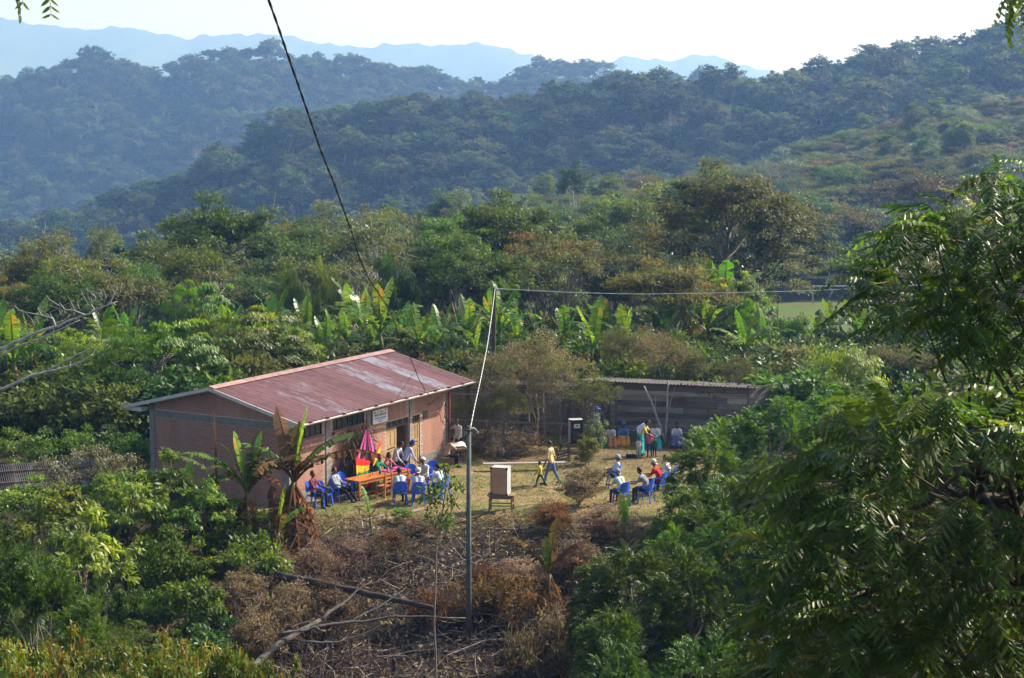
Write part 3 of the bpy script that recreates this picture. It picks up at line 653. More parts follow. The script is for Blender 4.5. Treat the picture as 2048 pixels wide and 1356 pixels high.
for i in keep:
    x, y, z = P[i]; left = u[i] < 500
    kd = r_.choice(['broad', 'umbrella', 'sparse', 'bare', 'tall', 'round'], p=[.36, .14, .22, .06, .18, .04])
    lf = {'broad': r_.choice(['mid', 'olive', 'dark', 'olive', 'mid']), 'umbrella': r_.choice(['rusty', 'olive', 'mid']), 'sparse': r_.choice(['silver', 'olive', 'olive']), 'bare': 'brown', 'tall': r_.choice(['mid', 'silver']), 'round': r_.choice(['dark', 'mid'])}[kd]
    lim = 225 + 225 * 1.0
    ytop = np.interp(u[i], [0, 150, 300, 600, 900, 1200, 2048], [500, 485, 455, 430, 430, 430, 400]) + r_.uniform(-22, 85) + max(0, (135 - y)) * 1.6
    hmax = CAMZ - (ytop - 225) / 3540.0 * y - z
    hh = {'broad': 10, 'umbrella': 9, 'sparse': 11, 'bare': 9.5, 'tall': 13.5, 'round': 5.3}[kd]
    s = min(r_.uniform(.65, 1.5), hmax / hh)
    if s < .3: continue
    tree(str(kd), (x, y, z), float(s), plain_label(u[i], y, str(kd), str(lf), s), leaf=str(lf), group='trees of the wooded plain: ' + str(kd))
# undergrowth filling the gaps
P = np.concatenate([hill_points(76.5, 125, 2.3, -250, 2400, 31), hill_points(125, 262, 4.0, -250, 2300, 32)]); u = U_of(P)
ok = ~((u > 1480) & (u < 2080) & (P[:, 1] > 190)) & ~((P[:, 0] > -9) & (P[:, 0] < 12) & (P[:, 1] < 82.5))
ok &= ~((u > 1565) & (u < 1775) & (P[:, 1] > 102) & (P[:, 1] < 262))
P = P[ok]; n = len(P)
ug = [[(KIT['bush'][v][0], BARK['brown']), (KIT['bush'][v][1], GREENS[lf])] for lf in ('mid', 'dark', 'olive', 'dark', 'rusty', 'bright') for v in (0, 1)]
scatter('undergrowth', P, r_.uniform(0, 6.28, n), r_.uniform(.7, 1.5, n) * np.where(P[:, 1] > 125, 1.6, 1), r_.integers(0, 12, n), ug, 'mixed low undergrowth between the trees', 'undergrowth')
# goal on the far field
gp = gat(1629, 250, .06); gq = gat(1712, 250, .06); gm = mat('goal_paint', (.55, .55, .5), .7)
t = thing('football_goal', 'pale wooden goal frame on the far field', 'goal', gp)
hgt = 2.6
MB().bar((0, 0, 0), (0, 0, hgt), .14, .14).obj('post', gm, t); MB().bar((gq.x - gp.x, 0, 0), (gq.x - gp.x, 0, hgt), .14, .14).obj('post', gm, t)
MB().bar((-.1, 0, hgt + .07), (gq.x - gp.x + .1, 0, hgt + .07), .14, .14).obj('crossbar', gm, t)
# ------------------------------------------------------------------ the brick house
YAW = .525; HO = V3((-8.17, 62.98, -.02)); HR = math.pi / 2 - YAW; HL, HW = 11.03, 6.56
ZE, RISE, OV, OG = 3.2, 1.017, .9, .45; SL = RISE / (HW / 2 + OV)
def roofz(y): return ZE + SL * ((y + OV) if y <= HW / 2 else (HW + OV - y))
ca_, sa_ = math.cos(HR), math.sin(HR)
def hw(x, y, z=0): return V3((HO.x + ca_ * x - sa_ * y, HO.y + sa_ * x + ca_ * y, z))
house = thing('brick_house', 'long red brick house with a faded red metal roof', 'house', HO, HR)
mortar = mat('mortar', (.40, .33, .28), .95, .1, .25, 5)
brick_m = mat('brick', (.42, .222, .16), .9, .15, .24, 1.4, col2=(.27, .135, .10), bump=.3, stretch=(1, 1, .3))
conc = mat('concrete', (.235, .22, .20), .9, .15, .25, 4, bump=.3)
dark_in = mat('interior', (.05, .045, .04), .9)
glass = mat('window_glass', (.03, .035, .04), .12, .6)
wood_l = mat('door_wood', (.42, .28, .14), .6, .3, .3, 3, col2=(.27, .165, .08), stretch=(6, 6, .6))
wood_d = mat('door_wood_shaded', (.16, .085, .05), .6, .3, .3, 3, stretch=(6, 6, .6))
steel = mat('window_steel', (.06, .055, .05), .6, .4)
red_p = mat('red_pipe', (.30, .055, .045), .5, .4, .2)
white_t = mat('white_fascia', (.52, .50, .45), .6, .3, .15, 3)
T = .16
# openings on the long side: (x0,x1,z0,z1)
OPEN = [(.12, 2.1, 2.35, 3.0), (2.78, 4.88, 2.35, 3.0), (6.36, 7.97, -.1, 2.14), (8.22, 8.8, -.1, 2.12)]
def in_open(x0, x1, z0, z1): return any(x1 > a and x0 < b and z1 > c and z0 < d for a, b, c, d in OPEN)
COLS = [(0, .24), (2.3, 2.58), (5.0, 5.24), (8.0, 8.2), (HL - .24, HL)]
def front_wall():
    b = MB(); xs = sorted({0, HL, *[q for o in OPEN for q in o[:2]]}); zt = roofz(0) - .14
    zs = sorted({-.6, zt, *[q for o in OPEN for q in o[2:]]})
    for i in range(len(xs) - 1):
        for j in range(len(zs) - 1):
            if not in_open(xs[i] + .01, xs[i + 1] - .01, zs[j] + .01, zs[j + 1] - .01):
                b.box(((xs[i] + xs[i + 1]) / 2, T / 2, (zs[j] + zs[j + 1]) / 2), (xs[i + 1] - xs[i], T, zs[j + 1] - zs[j]))
    return b.obj('front_wall', mortar, house)
fw = front_wall()
def gable_wall(name, x):
    b = MB(); y0, y1 = T + .002, HW - T - .002
    v = []
    for xx in (x, x + T):
        v += [(xx, y0, -.8), (xx, y1, -.8), (xx, y1, roofz(y1) - .12), (xx, HW / 2, roofz(HW / 2) - .12), (xx, y0, roofz(y0) - .12)]
    b.add(v, [[4, 3, 2, 1, 0], [5, 6, 7, 8, 9]]); b.add(v, [[0, 1, 6, 5], [1, 2, 7, 6], [2, 3, 8, 7], [3, 4, 9, 8], [4, 0, 5, 9]])
    return b.obj(name, mortar, house)
gw = gable_wall('gable_wall', 0); gable_wall('gable_wall', HL - T)
MB().box((HL / 2, HW - T / 2, 1.4), (HL, T, 4.0)).obj('back_wall', mortar, house)
MB().box((HL / 2, HW / 2, -.1), (HL - 2 * T, HW - 2 * T, .1)).obj('floor_slab', conc, house)
# bricks: courses of real blocks; the ones that show largest are single pieces
BLn, BHt, J = .235, .072, .012
bs = MB(); single = []
CW = T + .002
z = .42; rowi = 0
while z < roofz(0) - .25:
    x = -.12 * (rowi % 2) + .02
    while x < HL:
        x0, x1 = max(x, .02), min(x + BLn, HL - .02)
        if x1 - x0 > .05 and not in_open(x0 - .03, x1 + .03, z, z + BHt) and not any(x1 > a and x0 < b for a, b in COLS):
            bs.box(((x0 + x1) / 2, .004, z + BHt / 2), (x1 - x0, .024, BHt))
        x += BLn + J
    z += BHt + J; rowi += 1
o = bs.obj('brick_courses', brick_m, fw); o['kind'] = 'stuff'
bs = MB(); z = -.5; rowi = 0; beam0, beam1 = 2.80, 3.05
bme = {}
cnt = 0
while z < roofz(HW / 2) - .2:
    y = .24 - .12 * (rowi % 2)
    while y < HW - .24:
        y0, y1 = max(y, .24), min(y + BLn, HW - .24)
        zt = z + BHt
        if y1 - y0 > .05 and not (zt > beam0 - .005 and z < beam1 + .005) and zt < min(roofz(y0), roofz(y1)) - .14:
            if 1.45 < z < beam0 and y1 - y0 > BLn - .01 and y1 < 4.9 and cnt < 300:
                if not bme:
                    bb = MB(); bb.box((0, 0, 0), (.024, BLn, BHt)); bme['m'] = bb.mesh('brick'); bme['m'].materials.append(brick_m)
                q = mobj('brick', bme['m'], None, gw, (.004 - .002 + random.uniform(-.003, .001), (y0 + y1) / 2, z + BHt / 2)); cnt += 1
            else: bs.box((.004, (y0 + y1) / 2, z + BHt / 2), (.024, y1 - y0, BHt))
        y += BLn + J
    z += BHt + J; rowi += 1
o = bs.obj('brick_courses', brick_m, gw); o['kind'] = 'stuff'
# concrete frame
for i, (a, b_) in enumerate(COLS):
    MB().box(((a + b_) / 2, -.004, 1.35), (b_ - a, .07, 3.9 if i not in (0, 4) else 3.9)).obj('column', conc, house)
for x in (-.012,):
    MB().box((x, .117, 1.35), (.07, .236, 3.9)).obj('column', conc, house); MB().box((x, HW - .117, 1.35), (.07, .236, 3.9)).obj('column', conc, house)
    MB().box((x + .004, HW / 2, (beam0 + beam1) / 2), (.07, HW - .478, beam1 - beam0)).obj('beam', conc, house)
MB().box(((5.24 + 6.36) / 2, -.01, .12), (1.1, .06, .56)).obj('plinth', conc, house); MB().box(((8.8 + HL - .24) / 2, -.01, .12), (HL - .24 - 8.8 - .006, .06, .56)).obj('plinth', conc, house)
MB().box(((.24 + 5.0) / 2, .01, .12), (4.7, .05, .54)).obj('plinth', conc, house)
# windows: frame, panes, mullions, sill
for a, b_, c, d in OPEN[:2]:
    f = MB()
    for p, q in (((a, .05, c), (b_, .05, c)), ((a, .05, d), (b_, .05, d)), ((a, .05, c), (a, .05, d)), ((b_, .05, c), (b_, .05, d))): f.bar(p, q, .05, .05)
    fo = f.obj('window', steel, house)
    nP = 6
    for i in range(nP):
        x0 = a + (b_ - a) * i / nP; x1 = a + (b_ - a) * (i + 1) / nP
        MB().box(((x0 + x1) / 2, .06, (c + d) / 2), (x1 - x0 - .05, .008, d - c - .05)).obj('pane', glass, fo)
        if i: MB().bar((x0, .05, c + .03), (x0, .05, d - .03), .035, .04).obj('mullion', steel, fo)
    MB().box(((a + b_) / 2 + .02, -.055, c - .07), (b_ - a + .1, .13, .09)).obj('sill', brick_m, fo)
# doors with transoms
def door_leaf(name, x0, x1, z0, z1, y, ang=0.0, m=None, hinge='l'):
    wd = x1 - x0; t = thing(name, None, None); t.parent = house; t.location = (x0 if hinge == 'l' else x1, y, z0); t.rotation_euler = (0, 0, ang); s = 1 if hinge == 'l' else -1
    h = z1 - z0; b = MB()
    b.box((s * .05, 0, h / 2), (.1, .045, h)); b.box((s * (wd - .05), 0, h / 2), (.1, .045, h))
    for zz, hh in ((.09, .18), (h * .47, .14), (h * .62, .1), (h - .06, .12)): b.box((s * wd / 2, 0, zz), (wd - .2, .043, hh))
    b.obj('door_frame', m or wood_l, t)
    n_ = 2
    for (z0_, z1_) in ((.18, h * .47 - .07), (h * .62 + .05, h - .12)):
        for i in range(n_):
            w_ = (wd - .2) / n_; MB().box((s * (.1 + w_ * (i + .5)), .004, (z0_ + z1_) / 2), (w_ - .035, .022, z1_ - z0_)).obj('panel', m or wood_l, t)
        MB().box((s * wd / 2, 0, (z0_ + z1_) / 2), (.035, .04, z1_ - z0_)).obj('stile', m or wood_l, t)
    MB().box((s * wd / 2, .004, h * .545), (wd - .2, .022, h * .05)).obj('panel', m or wood_l, t)
    k = MB(); k.bar((s * (wd - .07), -.02, h * .48), (s * (wd - .07), -.08, h * .48), .03, .03); k.obj('handle', steel, t)
    return t
def transom(x0, x1, z0, z1, n_):
    f = MB()
    for p, q in (((x0, .05, z0), (x1, .05, z0)), ((x0, .05, z1), (x1, .05, z1)), ((x0 + .02, .05, z0), (x0 + .02, .05, z1)), ((x1 - .02, .05, z0), (x1 - .02, .05, z1))): f.bar(p, q, .06, .045)
    fo = f.obj('transom_window', wood_d, house)
    for i in range(n_):
        a = x0 + (x1 - x0) * i / n_; b_ = x0 + (x1 - x0) * (i + 1) / n_
        MB().box(((a + b_) / 2, .06, (z0 + z1) / 2), (b_ - a - .05, .008, z1 - z0 - .05)).obj('pane', glass, fo)
        if i: MB().bar((a, .05, z0 + .03), (a, .05, z1 - .03), .035, .04).obj('mullion', wood_d, fo)
transom(6.36, 7.97, 1.88, 2.14, 4); transom(8.22, 8.8, 1.86, 2.12, 3)
door_leaf('door', 6.38, 7.14, -.1, 1.84, .06); door_leaf('door', 7.17, 7.95, -.1, 1.84, .12, -1.25, wood_d, 'r')
door_leaf('door', 8.26, 8.78, -.1, 1.82, .05)
MB().box((9.21, -.002, 2.04), (.32, .05, .3)).obj('air_vent', steel, house)
# roof: single sheets, ribs running down the slope
def roof_material():
    m = bpy.data.materials.new('roof_paint'); m.use_nodes = True; n = m.node_tree; b = n.nodes['Principled BSDF']; L = n.links.new
    tc = n.nodes.new('ShaderNodeTexCoord'); mp = n.nodes.new('ShaderNodeMapping'); mp.inputs['Scale'].default_value = (1, .35, 1); L(tc.outputs['Object'], mp.inputs[0])
    oi = n.nodes.new('ShaderNodeObjectInfo'); sp = n.nodes.new('ShaderNodeSeparateColor'); L(oi.outputs['Color'], sp.inputs[0])
    ad = n.nodes.new('ShaderNodeVectorMath'); ad.operation = 'ADD'; cb = n.nodes.new('ShaderNodeCombineXYZ'); ml = n.nodes.new('ShaderNodeMath'); ml.operation = 'MULTIPLY'; ml.inputs[1].default_value = 37; L(oi.outputs['Random'], ml.inputs[0]); L(ml.outputs[0], cb.inputs[0]); L(ml.outputs[0], cb.inputs[1]); L(mp.outputs[0], ad.inputs[0]); L(cb.outputs[0], ad.inputs[1])
    n1 = n.nodes.new('ShaderNodeTexNoise'); n1.inputs['Scale'].default_value = 1.7; n1.inputs['Detail'].default_value = 9; n1.inputs['Roughness'].default_value = .78; L(ad.outputs[0], n1.inputs[0])
    sm = n.nodes.new('ShaderNodeMath'); sm.operation = 'ADD'; L(n1.outputs[0], sm.inputs[0]); L(sp.outputs[0], sm.inputs[1])
    r = n.nodes.new('ShaderNodeValToRGB'); r.color_ramp.elements[0].position = .63; r.color_ramp.elements[1].position = .78
    r.color_ramp.elements[0].color = (0, 0, 0, 1); r.color_ramp.elements[1].color = (1, 1, 1, 1); L(sm.outputs[0], r.inputs[0])
    n2 = n.nodes.new('ShaderNodeTexNoise'); n2.inputs['Scale'].default_value = 5; n2.inputs['Detail'].default_value = 6; L(mp.outputs[0], n2.inputs[0])
    r2 = n.nodes.new('ShaderNodeValToRGB'); r2.color_ramp.elements[0].position = .3; r2.color_ramp.elements[1].position = .75; r2.color_ramp.elements[0].color = (.115, .048, .048, 1); r2.color_ramp.elements[1].color = (.20, .10, .095, 1); L(n2.outputs[0], r2.inputs[0])
    hs = n.nodes.new('ShaderNodeHueSaturation'); mr = n.nodes.new('ShaderNodeMapRange'); mr.inputs['To Min'].default_value = .85; mr.inputs['To Max'].default_value = 1.2; L(oi.outputs['Random'], mr.inputs[0]); L(mr.outputs[0], hs.inputs['Value']); L(r2.outputs[0], hs.inputs['Color'])
    mx = n.nodes.new('ShaderNodeMix'); mx.data_type = 'RGBA'; L(r.outputs[0], mx.inputs[0]); L(hs.outputs[0], mx.inputs[6]); mx.inputs[7].default_value = (.29, .29, .33, 1)
    L(mx.outputs[2], b.inputs['Base Color']); b.inputs['Roughness'].default_value = .55; b.inputs['Specular IOR Level'].default_value = .35
    return m
roof_m = roof_material()
NS = 14; SW = (HL + 2 * OG) / NS; slope_len = math.hypot(HW / 2 + OV, RISE); ang = math.atan2(RISE, HW / 2 + OV)
b = MB(); nx = 25; xs = np.linspace(0, SW + .03, nx); prof = .022 * np.clip(np.sin(xs / SW * 2 * np.pi * 5) * 1.6, -1, 1) * .5
ys = np.linspace(0, slope_len, 4)
Xg, Yg = np.meshgrid(xs, ys); Zg = np.broadcast_to(prof, Xg.shape)
i = np.arange(3)[:, None] * nx; j = np.arange(nx - 1)[None]
b.add(np.stack([Xg, Yg, Zg], -1).reshape(-1, 3), np.stack([i + j, i + j + 1, i + nx + j + 1, i + nx + j], -1).reshape(-1, 4))
sheet = b.mesh('roof_sheet'); sheet.materials.append(roof_m)
wear = [.02, .04, .12, .13, .10, .03, .05, .02, .20, .17, .06, .24, .10, .08]
roof = thing('roof', None, None); roof.parent = house
for k in range(NS):
    o = mobj('roof_sheet', sheet, None, roof, (-OG + k * SW, -OV, ZE + .003 * (k % 2)), (ang, 0, 0)); o.color = (wear[k] * .9, 0, 0, 1)
    o = mobj('roof_sheet', sheet, None, roof, (-OG + (k + 1) * SW, HW + OV, ZE + .003 * (k % 2)), (ang, 0, math.pi)); o.color = (.05, 0, 0, 1)
zr = roofz(HW / 2)
for k in range(6):
    L6 = (HL + 2 * OG) / 6; x0 = -OG + k * L6
    c = MB(); 
    for s in (-1, 1): c.add([(x0, HW / 2, zr + .05), (x0 + L6 + .04, HW / 2, zr + .05), (x0 + L6 + .04, HW / 2 + s * .3, zr + .045 - .3 * SL), (x0, HW / 2 + s * .3, zr + .045 - .3 * SL)], np.array([[0, 1, 2, 3]]))
    c.obj('ridge_cap', mat('ridge_metal', (.40, .26, .235), .6, .3, .3, 3, col2=(.27, .13, .115)), roof)
# fascia boards, gutter, downpipes, eave boxes
for s in (0, 1):
    for x in (-OG - .02, HL + OG + .02):
        p = (x, -OV if s == 0 else HW + OV, ZE - .06); q = (x, HW / 2 - (.001 if s == 0 else -.001), zr - .06)
        MB().bar(p, q, .035, .13).obj('fascia', white_t, roof)
    for x in (-.23,):
        y = -OV / 2 if s == 0 else HW + OV / 2
        MB().box((x, y - (.03 if s == 0 else -.03), ZE - .1), (.34, OV - .1, .17)).obj('eave_box', white_t, roof)
c = MB(); g_r = .07; th = np.linspace(math.pi, 2 * math.pi, 7)
pts = [(-OV - .07 + g_r * math.cos(a), ZE - .03 + g_r * math.sin(a)) for a in th]
for a, b2 in zip(pts[:-1], pts[1:]): c.add([(-OG, a[0], a[1]), (HL + OG, a[0], a[1]), (HL + OG, b2[0], b2[1]), (-OG, b2[0], b2[1])], np.array([[0, 1, 2, 3]]))
c.bar((-OG, -OV - .145, ZE - .03), (HL + OG, -OV - .145, ZE - .03), .02, .02)
c.obj('gutter', mat('gutter_metal', (.58, .52, .47), .35, .5, .2, 2, metal=.3), roof)
for k in range(11): MB().box((-OG + .6 + k * 1.05, -OV - .02, ZE - .02), (.04, .2, .09)).obj('gutter_bracket', red_p, roof)
for x in (.33, HL - .1):
    c = MB(); c.tube([(x, -.09, -.3), (x, -.09, 2.95)], .045, 8); c.tube([(x, -.09, 2.95), (x, -.5, 3.05), (x, -OV - .05, ZE - .08)], .045, 8); c.obj('downpipe', red_p, house)
MB().bar((9.4, -.05, 2.4), (9.9, -OV + .05, ZE - .07), .06, .08).obj('eave_brace', wood_l, house)
for k in range(6): MB().bar((.3 + k * 2.08, -OV + .06, ZE - .09), (.3 + k * 2.08, .0, ZE + OV * SL - .13), .06, .1).obj('rafter_tail', wood_d, roof)

# sign on the wall
sgn = thing('wall_sign', 'white signboard with black lettering on the brick wall', 'sign', hw(5.84, -.07, 2.47), HR)
MB().box((0, 0, 0), (1.02, .03, .54)).obj('board', mat('sign_white', (.72, .72, .72), .5), sgn)
blk = mat('sign_black', (.02, .02, .025), .6); blu = mat('sign_blue', (.05, .15, .45), .6); ylw = mat('sign_yellow', (.55, .45, .05), .6); gry = mat('sign_grey', (.25, .25, .27), .6)
def text(s, x, z, size, m, parent, name='lettering', sx=1.0):
    cu = bpy.data.curves.new(name, 'FONT'); cu.body = s; cu.size = size; cu.align_x = 'CENTER'; cu.align_y = 'CENTER'; cu.extrude = .001; cu.offset = size * .018
    to = bpy.data.objects.new('tmp', cu); col.objects.link(to); me = bpy.data.meshes.new_from_object(to.evaluated_get(bpy.context.evaluated_depsgraph_get())); bpy.data.objects.remove(to)
    me.materials.clear(); return mobj(name, me, m, parent, (x, -.018, z), (math.pi / 2, 0, 0), (sx, 1, 1))
text('CENTRO DE ACOPIO DE CAFE', 0, .055, .13, blk, sgn, sx=.46)
MB().box((-.37, -.017, .18), (.1, .006, .11)).obj('emblem', gry, sgn); MB().lathe([(0, 0), (.055, 0), (.05, .006), (0, .006)], 10).obj('emblem', ylw, sgn, (-.17, -.016, .18)).rotation_euler = (math.pi / 2, 0, 0)
bw = MB()
for k in range(3): bw.tube([(.0 + .04 * q, -.018, .2 - .03 * k + .012 * math.sin(q * 2)) for q in range(6)], .008, 4)
bw.obj('emblem', blu, sgn); MB().box((.36, -.017, .2), (.12, .006, .05)).obj('emblem', gry, sgn)
def strokes(x0, x1, z, h, m, seed):
    r = random.Random(seed); b = MB(); x = x0
    while x < x1:
        w_ = r.uniform(.012, .03); b.box((x + w_ / 2, -.017, z + r.uniform(-.004, .004)), (w_, .005, h * r.uniform(.6, 1))); x += w_ + r.choice([.008, .008, .022])
    b.obj('lettering', m, sgn)
strokes(-.4, .38, -.06, .05, blu, 1); strokes(-.33, .36, -.12, .035, blu, 2); strokes(-.16, .16, -.2, .035, blk, 3)

# palm arch with cloth hangings leaning on the wall
arch = thing('palm_arch', 'dry palm fronds tied into an arch against the brick wall', 'palm arch', hw(4.1, -.2, gzf(*hw(4.1, -.2)[:2])), HR)
r = np.random.default_rng(3)
for sd in (-1, 1):
    for q in range(5):
        b = MB(); P = np.array([[sd * (.95 - .1 * q) - sd * .35 * t ** 2 * (1 + .3 * q) + .05 * math.sin(3 * t + q), -.15 - .03 * q + .12 * t, 2.55 * t + .05 - .25 * q * t * .3] for t in np.linspace(0, 1, 9)])
        b.tube(P, np.linspace(.022, .006, 9), 5)
        m_ = 70; f = r.uniform(.25, 1, m_); c = np.array([[np.interp(a, np.linspace(0, 1, 9), P[:, k]) for k in range(3)] for a in f])
        d = unit(np.column_stack([r.normal(size=m_) * .5 + sd * .1, -.1 + r.normal(size=m_) * .2, -r.uniform(.25, 1.2, m_)]))
        leaf_quads(b, c, d, sph(r, m_), r.uniform(.4, .8, m_), .03, r.random(m_))
        b.obj('palm_frond', [leafmat('palm_dry', [(0, (.045, .045, .025)), (.6, (.10, .10, .05)), (1, (.19, .17, .09))], .3, .7, .15, 1)], arch)
def stripes_mat(name, cols, axis, scale, noise=0):
    m = bpy.data.materials.new(name); m.use_nodes = True; n = m.node_tree; b = n.nodes['Principled BSDF']; L = n.links.new; b.inputs['Roughness'].default_value = .85; b.inputs['Specular IOR Level'].default_value = .15
    a = n.nodes.new('ShaderNodeAttribute'); a.attribute_name = 'tint'
    r = n.nodes.new('ShaderNodeValToRGB'); r.color_ramp.interpolation = 'CONSTANT'; e = r.color_ramp.elements
    while len(e) < len(cols): e.new(.5)
    for q, (p, c) in zip(e, cols): q.position = p; q.color = (*c, 1)
    L(a.outputs['Fac'], r.inputs[0]); L(r.outputs[0], b.inputs['Base Color']); return m
def cloth(name, quad, m, nu, nv, tfun, fold, label, cat, parent_at):
    """quad: 4 corners (local to the wall frame); draped with folds"""
    b = MB(); A, B, C, Dq = [np.array(p, float) for p in quad]
    u, v = np.meshgrid(np.linspace(0, 1, nu), np.linspace(0, 1, nv)); u = u[..., None]; v = v[..., None]
    P = A * (1 - u) * (1 - v) + B * u * (1 - v) + C * u * v + Dq * (1 - u) * v
    P[..., 1] -= fold * (np.sin(u[..., 0] * 17 + 2 * v[..., 0]) + .6 * np.sin(u[..., 0] * 31)) * (.3 + .7 * v[..., 0])
    P[..., 2] += fold * 1.2 * np.sin(u[..., 0] * 9) * v[..., 0]
    i = np.arange(nv - 1)[:, None] * nu; j = np.arange(nu - 1)[None]
    ti = np.array([[tfun((jj + .5) / (nu - 1), (ii + .5) / (nv - 1)) for jj in range(nu - 1)] for ii in range(nv - 1)])
    b.add(P.reshape(-1, 3), np.stack([i + j, i + j + 1, i + nu + j + 1, i + nu + j], -1).reshape(-1, 4), ti.reshape(-1))
    o = b.obj(name, m, None, hw(0, 0, 0), True); o.rotation_euler = (0, 0, HR); return tag(o, label, cat)
agu = stripes_mat('woven_stripes', [(0, (.45, .05, .22)), (.12, (.55, .12, .35)), (.2, (.02, .02, .03)), (.27, (.5, .06, .25)), (.38, (.025, .02, .03)), (.62, (.45, .04, .1)), (.7, (.02, .02, .03)), (.76, (.6, .1, .35)), (.88, (.3, .04, .3))], 0, 1)
cloth('woven_cloth', [(4.02, -0.67, 2.3), (4.18, -0.67, 2.3), (4.82, -0.72, .95), (3.17, -0.72, 1.1)], agu, 27, 10, lambda u, v: u, .03, 'pink and black striped woven cloth hanging under the palm arch', 'cloth', None)
cloth('woven_cloth', [(3.67, -0.78, .62), (4.47, -0.78, .75), (4.07, -0.80, -.02 + .12), (3.94, -0.80, .05)], agu, 21, 7, lambda u, v: u, .02, 'lower tail of striped woven cloth below the tricolour bunting', 'cloth', None)
flag = stripes_mat('tricolour', [(0, (.62, .03, .02)), (.34, (.70, .42, .03)), (.67, (.02, .25, .07))], 1, 1)
cloth('tricolour_cloth', [(3.12, -0.80, 1.35), (4.07, -0.82, 1.05), (4.02, -0.84, .55), (3.12, -0.82, .4)], flag, 18, 13, lambda u, v: v, .035, 'red yellow green cloth draped across the palm arch', 'cloth', None)
cloth('tricolour_cloth', [(4.87, -0.74, 1.75), (4.87, -0.74, .85), (4.27, -0.82, .72), (4.17, -0.82, 1.0)], flag, 12, 13, lambda u, v: .15 + .8 * u, .03, 'red and yellow cloth corner raised beside the wall column', 'cloth', None)
# ------------------------------------------------------------------ plank shed
plank_m = [mat('plank_%d' % i, c, .9, .15, .35, 2.5, col2=c2, bump=.5, bscale=12, stretch=(.5, 4, 4)) for i, (c, c2) in enumerate([((.25, .21, .185), (.11, .092, .082)), ((.31, .26, .22), (.15, .125, .11)), ((.19, .155, .14), (.08, .068, .06)), ((.38, .32, .27), (.20, .165, .145))])]
post_m = mat('shed_post', (.13, .115, .105), .9, .1, .3)
tin_m = mat('tin', (.10, .095, .095), .75, .15, .35, 2, col2=(.045, .038, .034))
SHr = -math.radians(14); SHo = V3((4.63, 77.0, gzf(4.63, 77.0)))
shed = thing('plank_shed', 'long weathered grey plank shed with a tin roof edge', 'shed', SHo, SHr)
def wall_part(name): t = thing(name, None, None); t.parent = shed; return t
r = random.Random(4)
HGT = 2.55
wh = wall_part('board_wall')
rows = [0]; 
while rows[-1] < HGT - .1: rows.append(rows[-1] + r.uniform(.19, .27))
rows[-1] = HGT
for a, b_ in zip(rows[:-1], rows[1:]):
    cuts = [0.06, r.uniform(1.4, 3.6), 5.8]
    if r.random() < .35: cuts.insert(2, r.uniform(4.1, 5.0))
    for x0, x1 in zip(cuts[:-1], cuts[1:]):
        if abs((a + b_) / 2 - 1.75) < .12 and x0 < 2.9 < x1: pass
        MB().box(((x0 + x1) / 2, r.uniform(-.012, .012), (a + b_) / 2), (x1 - x0 - .012, .03, b_ - a - r.uniform(.006, .022)), Matrix.Rotation(r.uniform(-.006, .006), 3, 'Y')).obj('plank', r.choice(plank_m), wh)
MB().box((2.95, -.03, 1.78), (.4, .02, .34)).obj('shutter', mat('shutter_rust', (.10, .06, .05), .9), wh)
wv = wall_part('upright_wall'); x = -7.6
while x < -.02:
    w_ = r.uniform(.17, .27)
    if r.random() > .05: MB().box((x + w_ / 2, r.uniform(-.012, .012), 1.15 + r.uniform(-.04, .04)), (w_ - r.uniform(.008, .03), .03, 2.1), Matrix.Rotation(r.uniform(-.012, .012), 3, 'Y')).obj('plank', plank_m[r.choice([0, 2, 2])], wv)
    x += w_
for zz in (.55, 1.75, 2.25): MB().box((-3.8, -.035, zz), (7.6, .03, .1)).obj('rail', plank_m[3 if zz < 1 else 0], wv)
we = wall_part('end_wall'); we.location = (5.86, 0, 0); we.rotation_euler = (0, 0, math.radians(48))
for a, b_ in zip(rows[:-1], rows[1:]):
    MB().box((1.0, 0, (a + b_) / 2), (2.0, .03, b_ - a - .014)).obj('plank', r.choice([plank_m[1], plank_m[3]]), we)
for x in (0, 5.84, -3.7, -7.6, 2.9): MB().box((x, .06, 1.25), (.12, .1, 2.7)).obj('post', post_m, shed)
b = MB(); nx = 90
for k in range(6):
    x0 = -1.6 + k * 1.3; xs = np.linspace(0, 1.36, 38); prof = .022 * np.sin(xs / .076 * 2 * np.pi / 2)
    Xg = np.stack([x0 + xs, x0 + xs]); Yg = np.stack([np.full(38, -.35), np.full(38, 3.2)]); Zg = np.stack([HGT + .08 + prof, HGT - .30 + prof]) + .003 * (k % 2) - .012 * k
    i = np.arange(37); q = MB(); q.add(np.stack([Xg, Yg, Zg], -1).reshape(-1, 3), np.stack([i, i + 1, i + 39, i + 38], -1)); q.obj('roof_sheet', tin_m, shed)
MB().box((-4.6, .9, HGT - .35), (6.4, 2.2, .04), Matrix.Rotation(-.08, 3, 'X')).obj('roof_sheet', tin_m, shed)
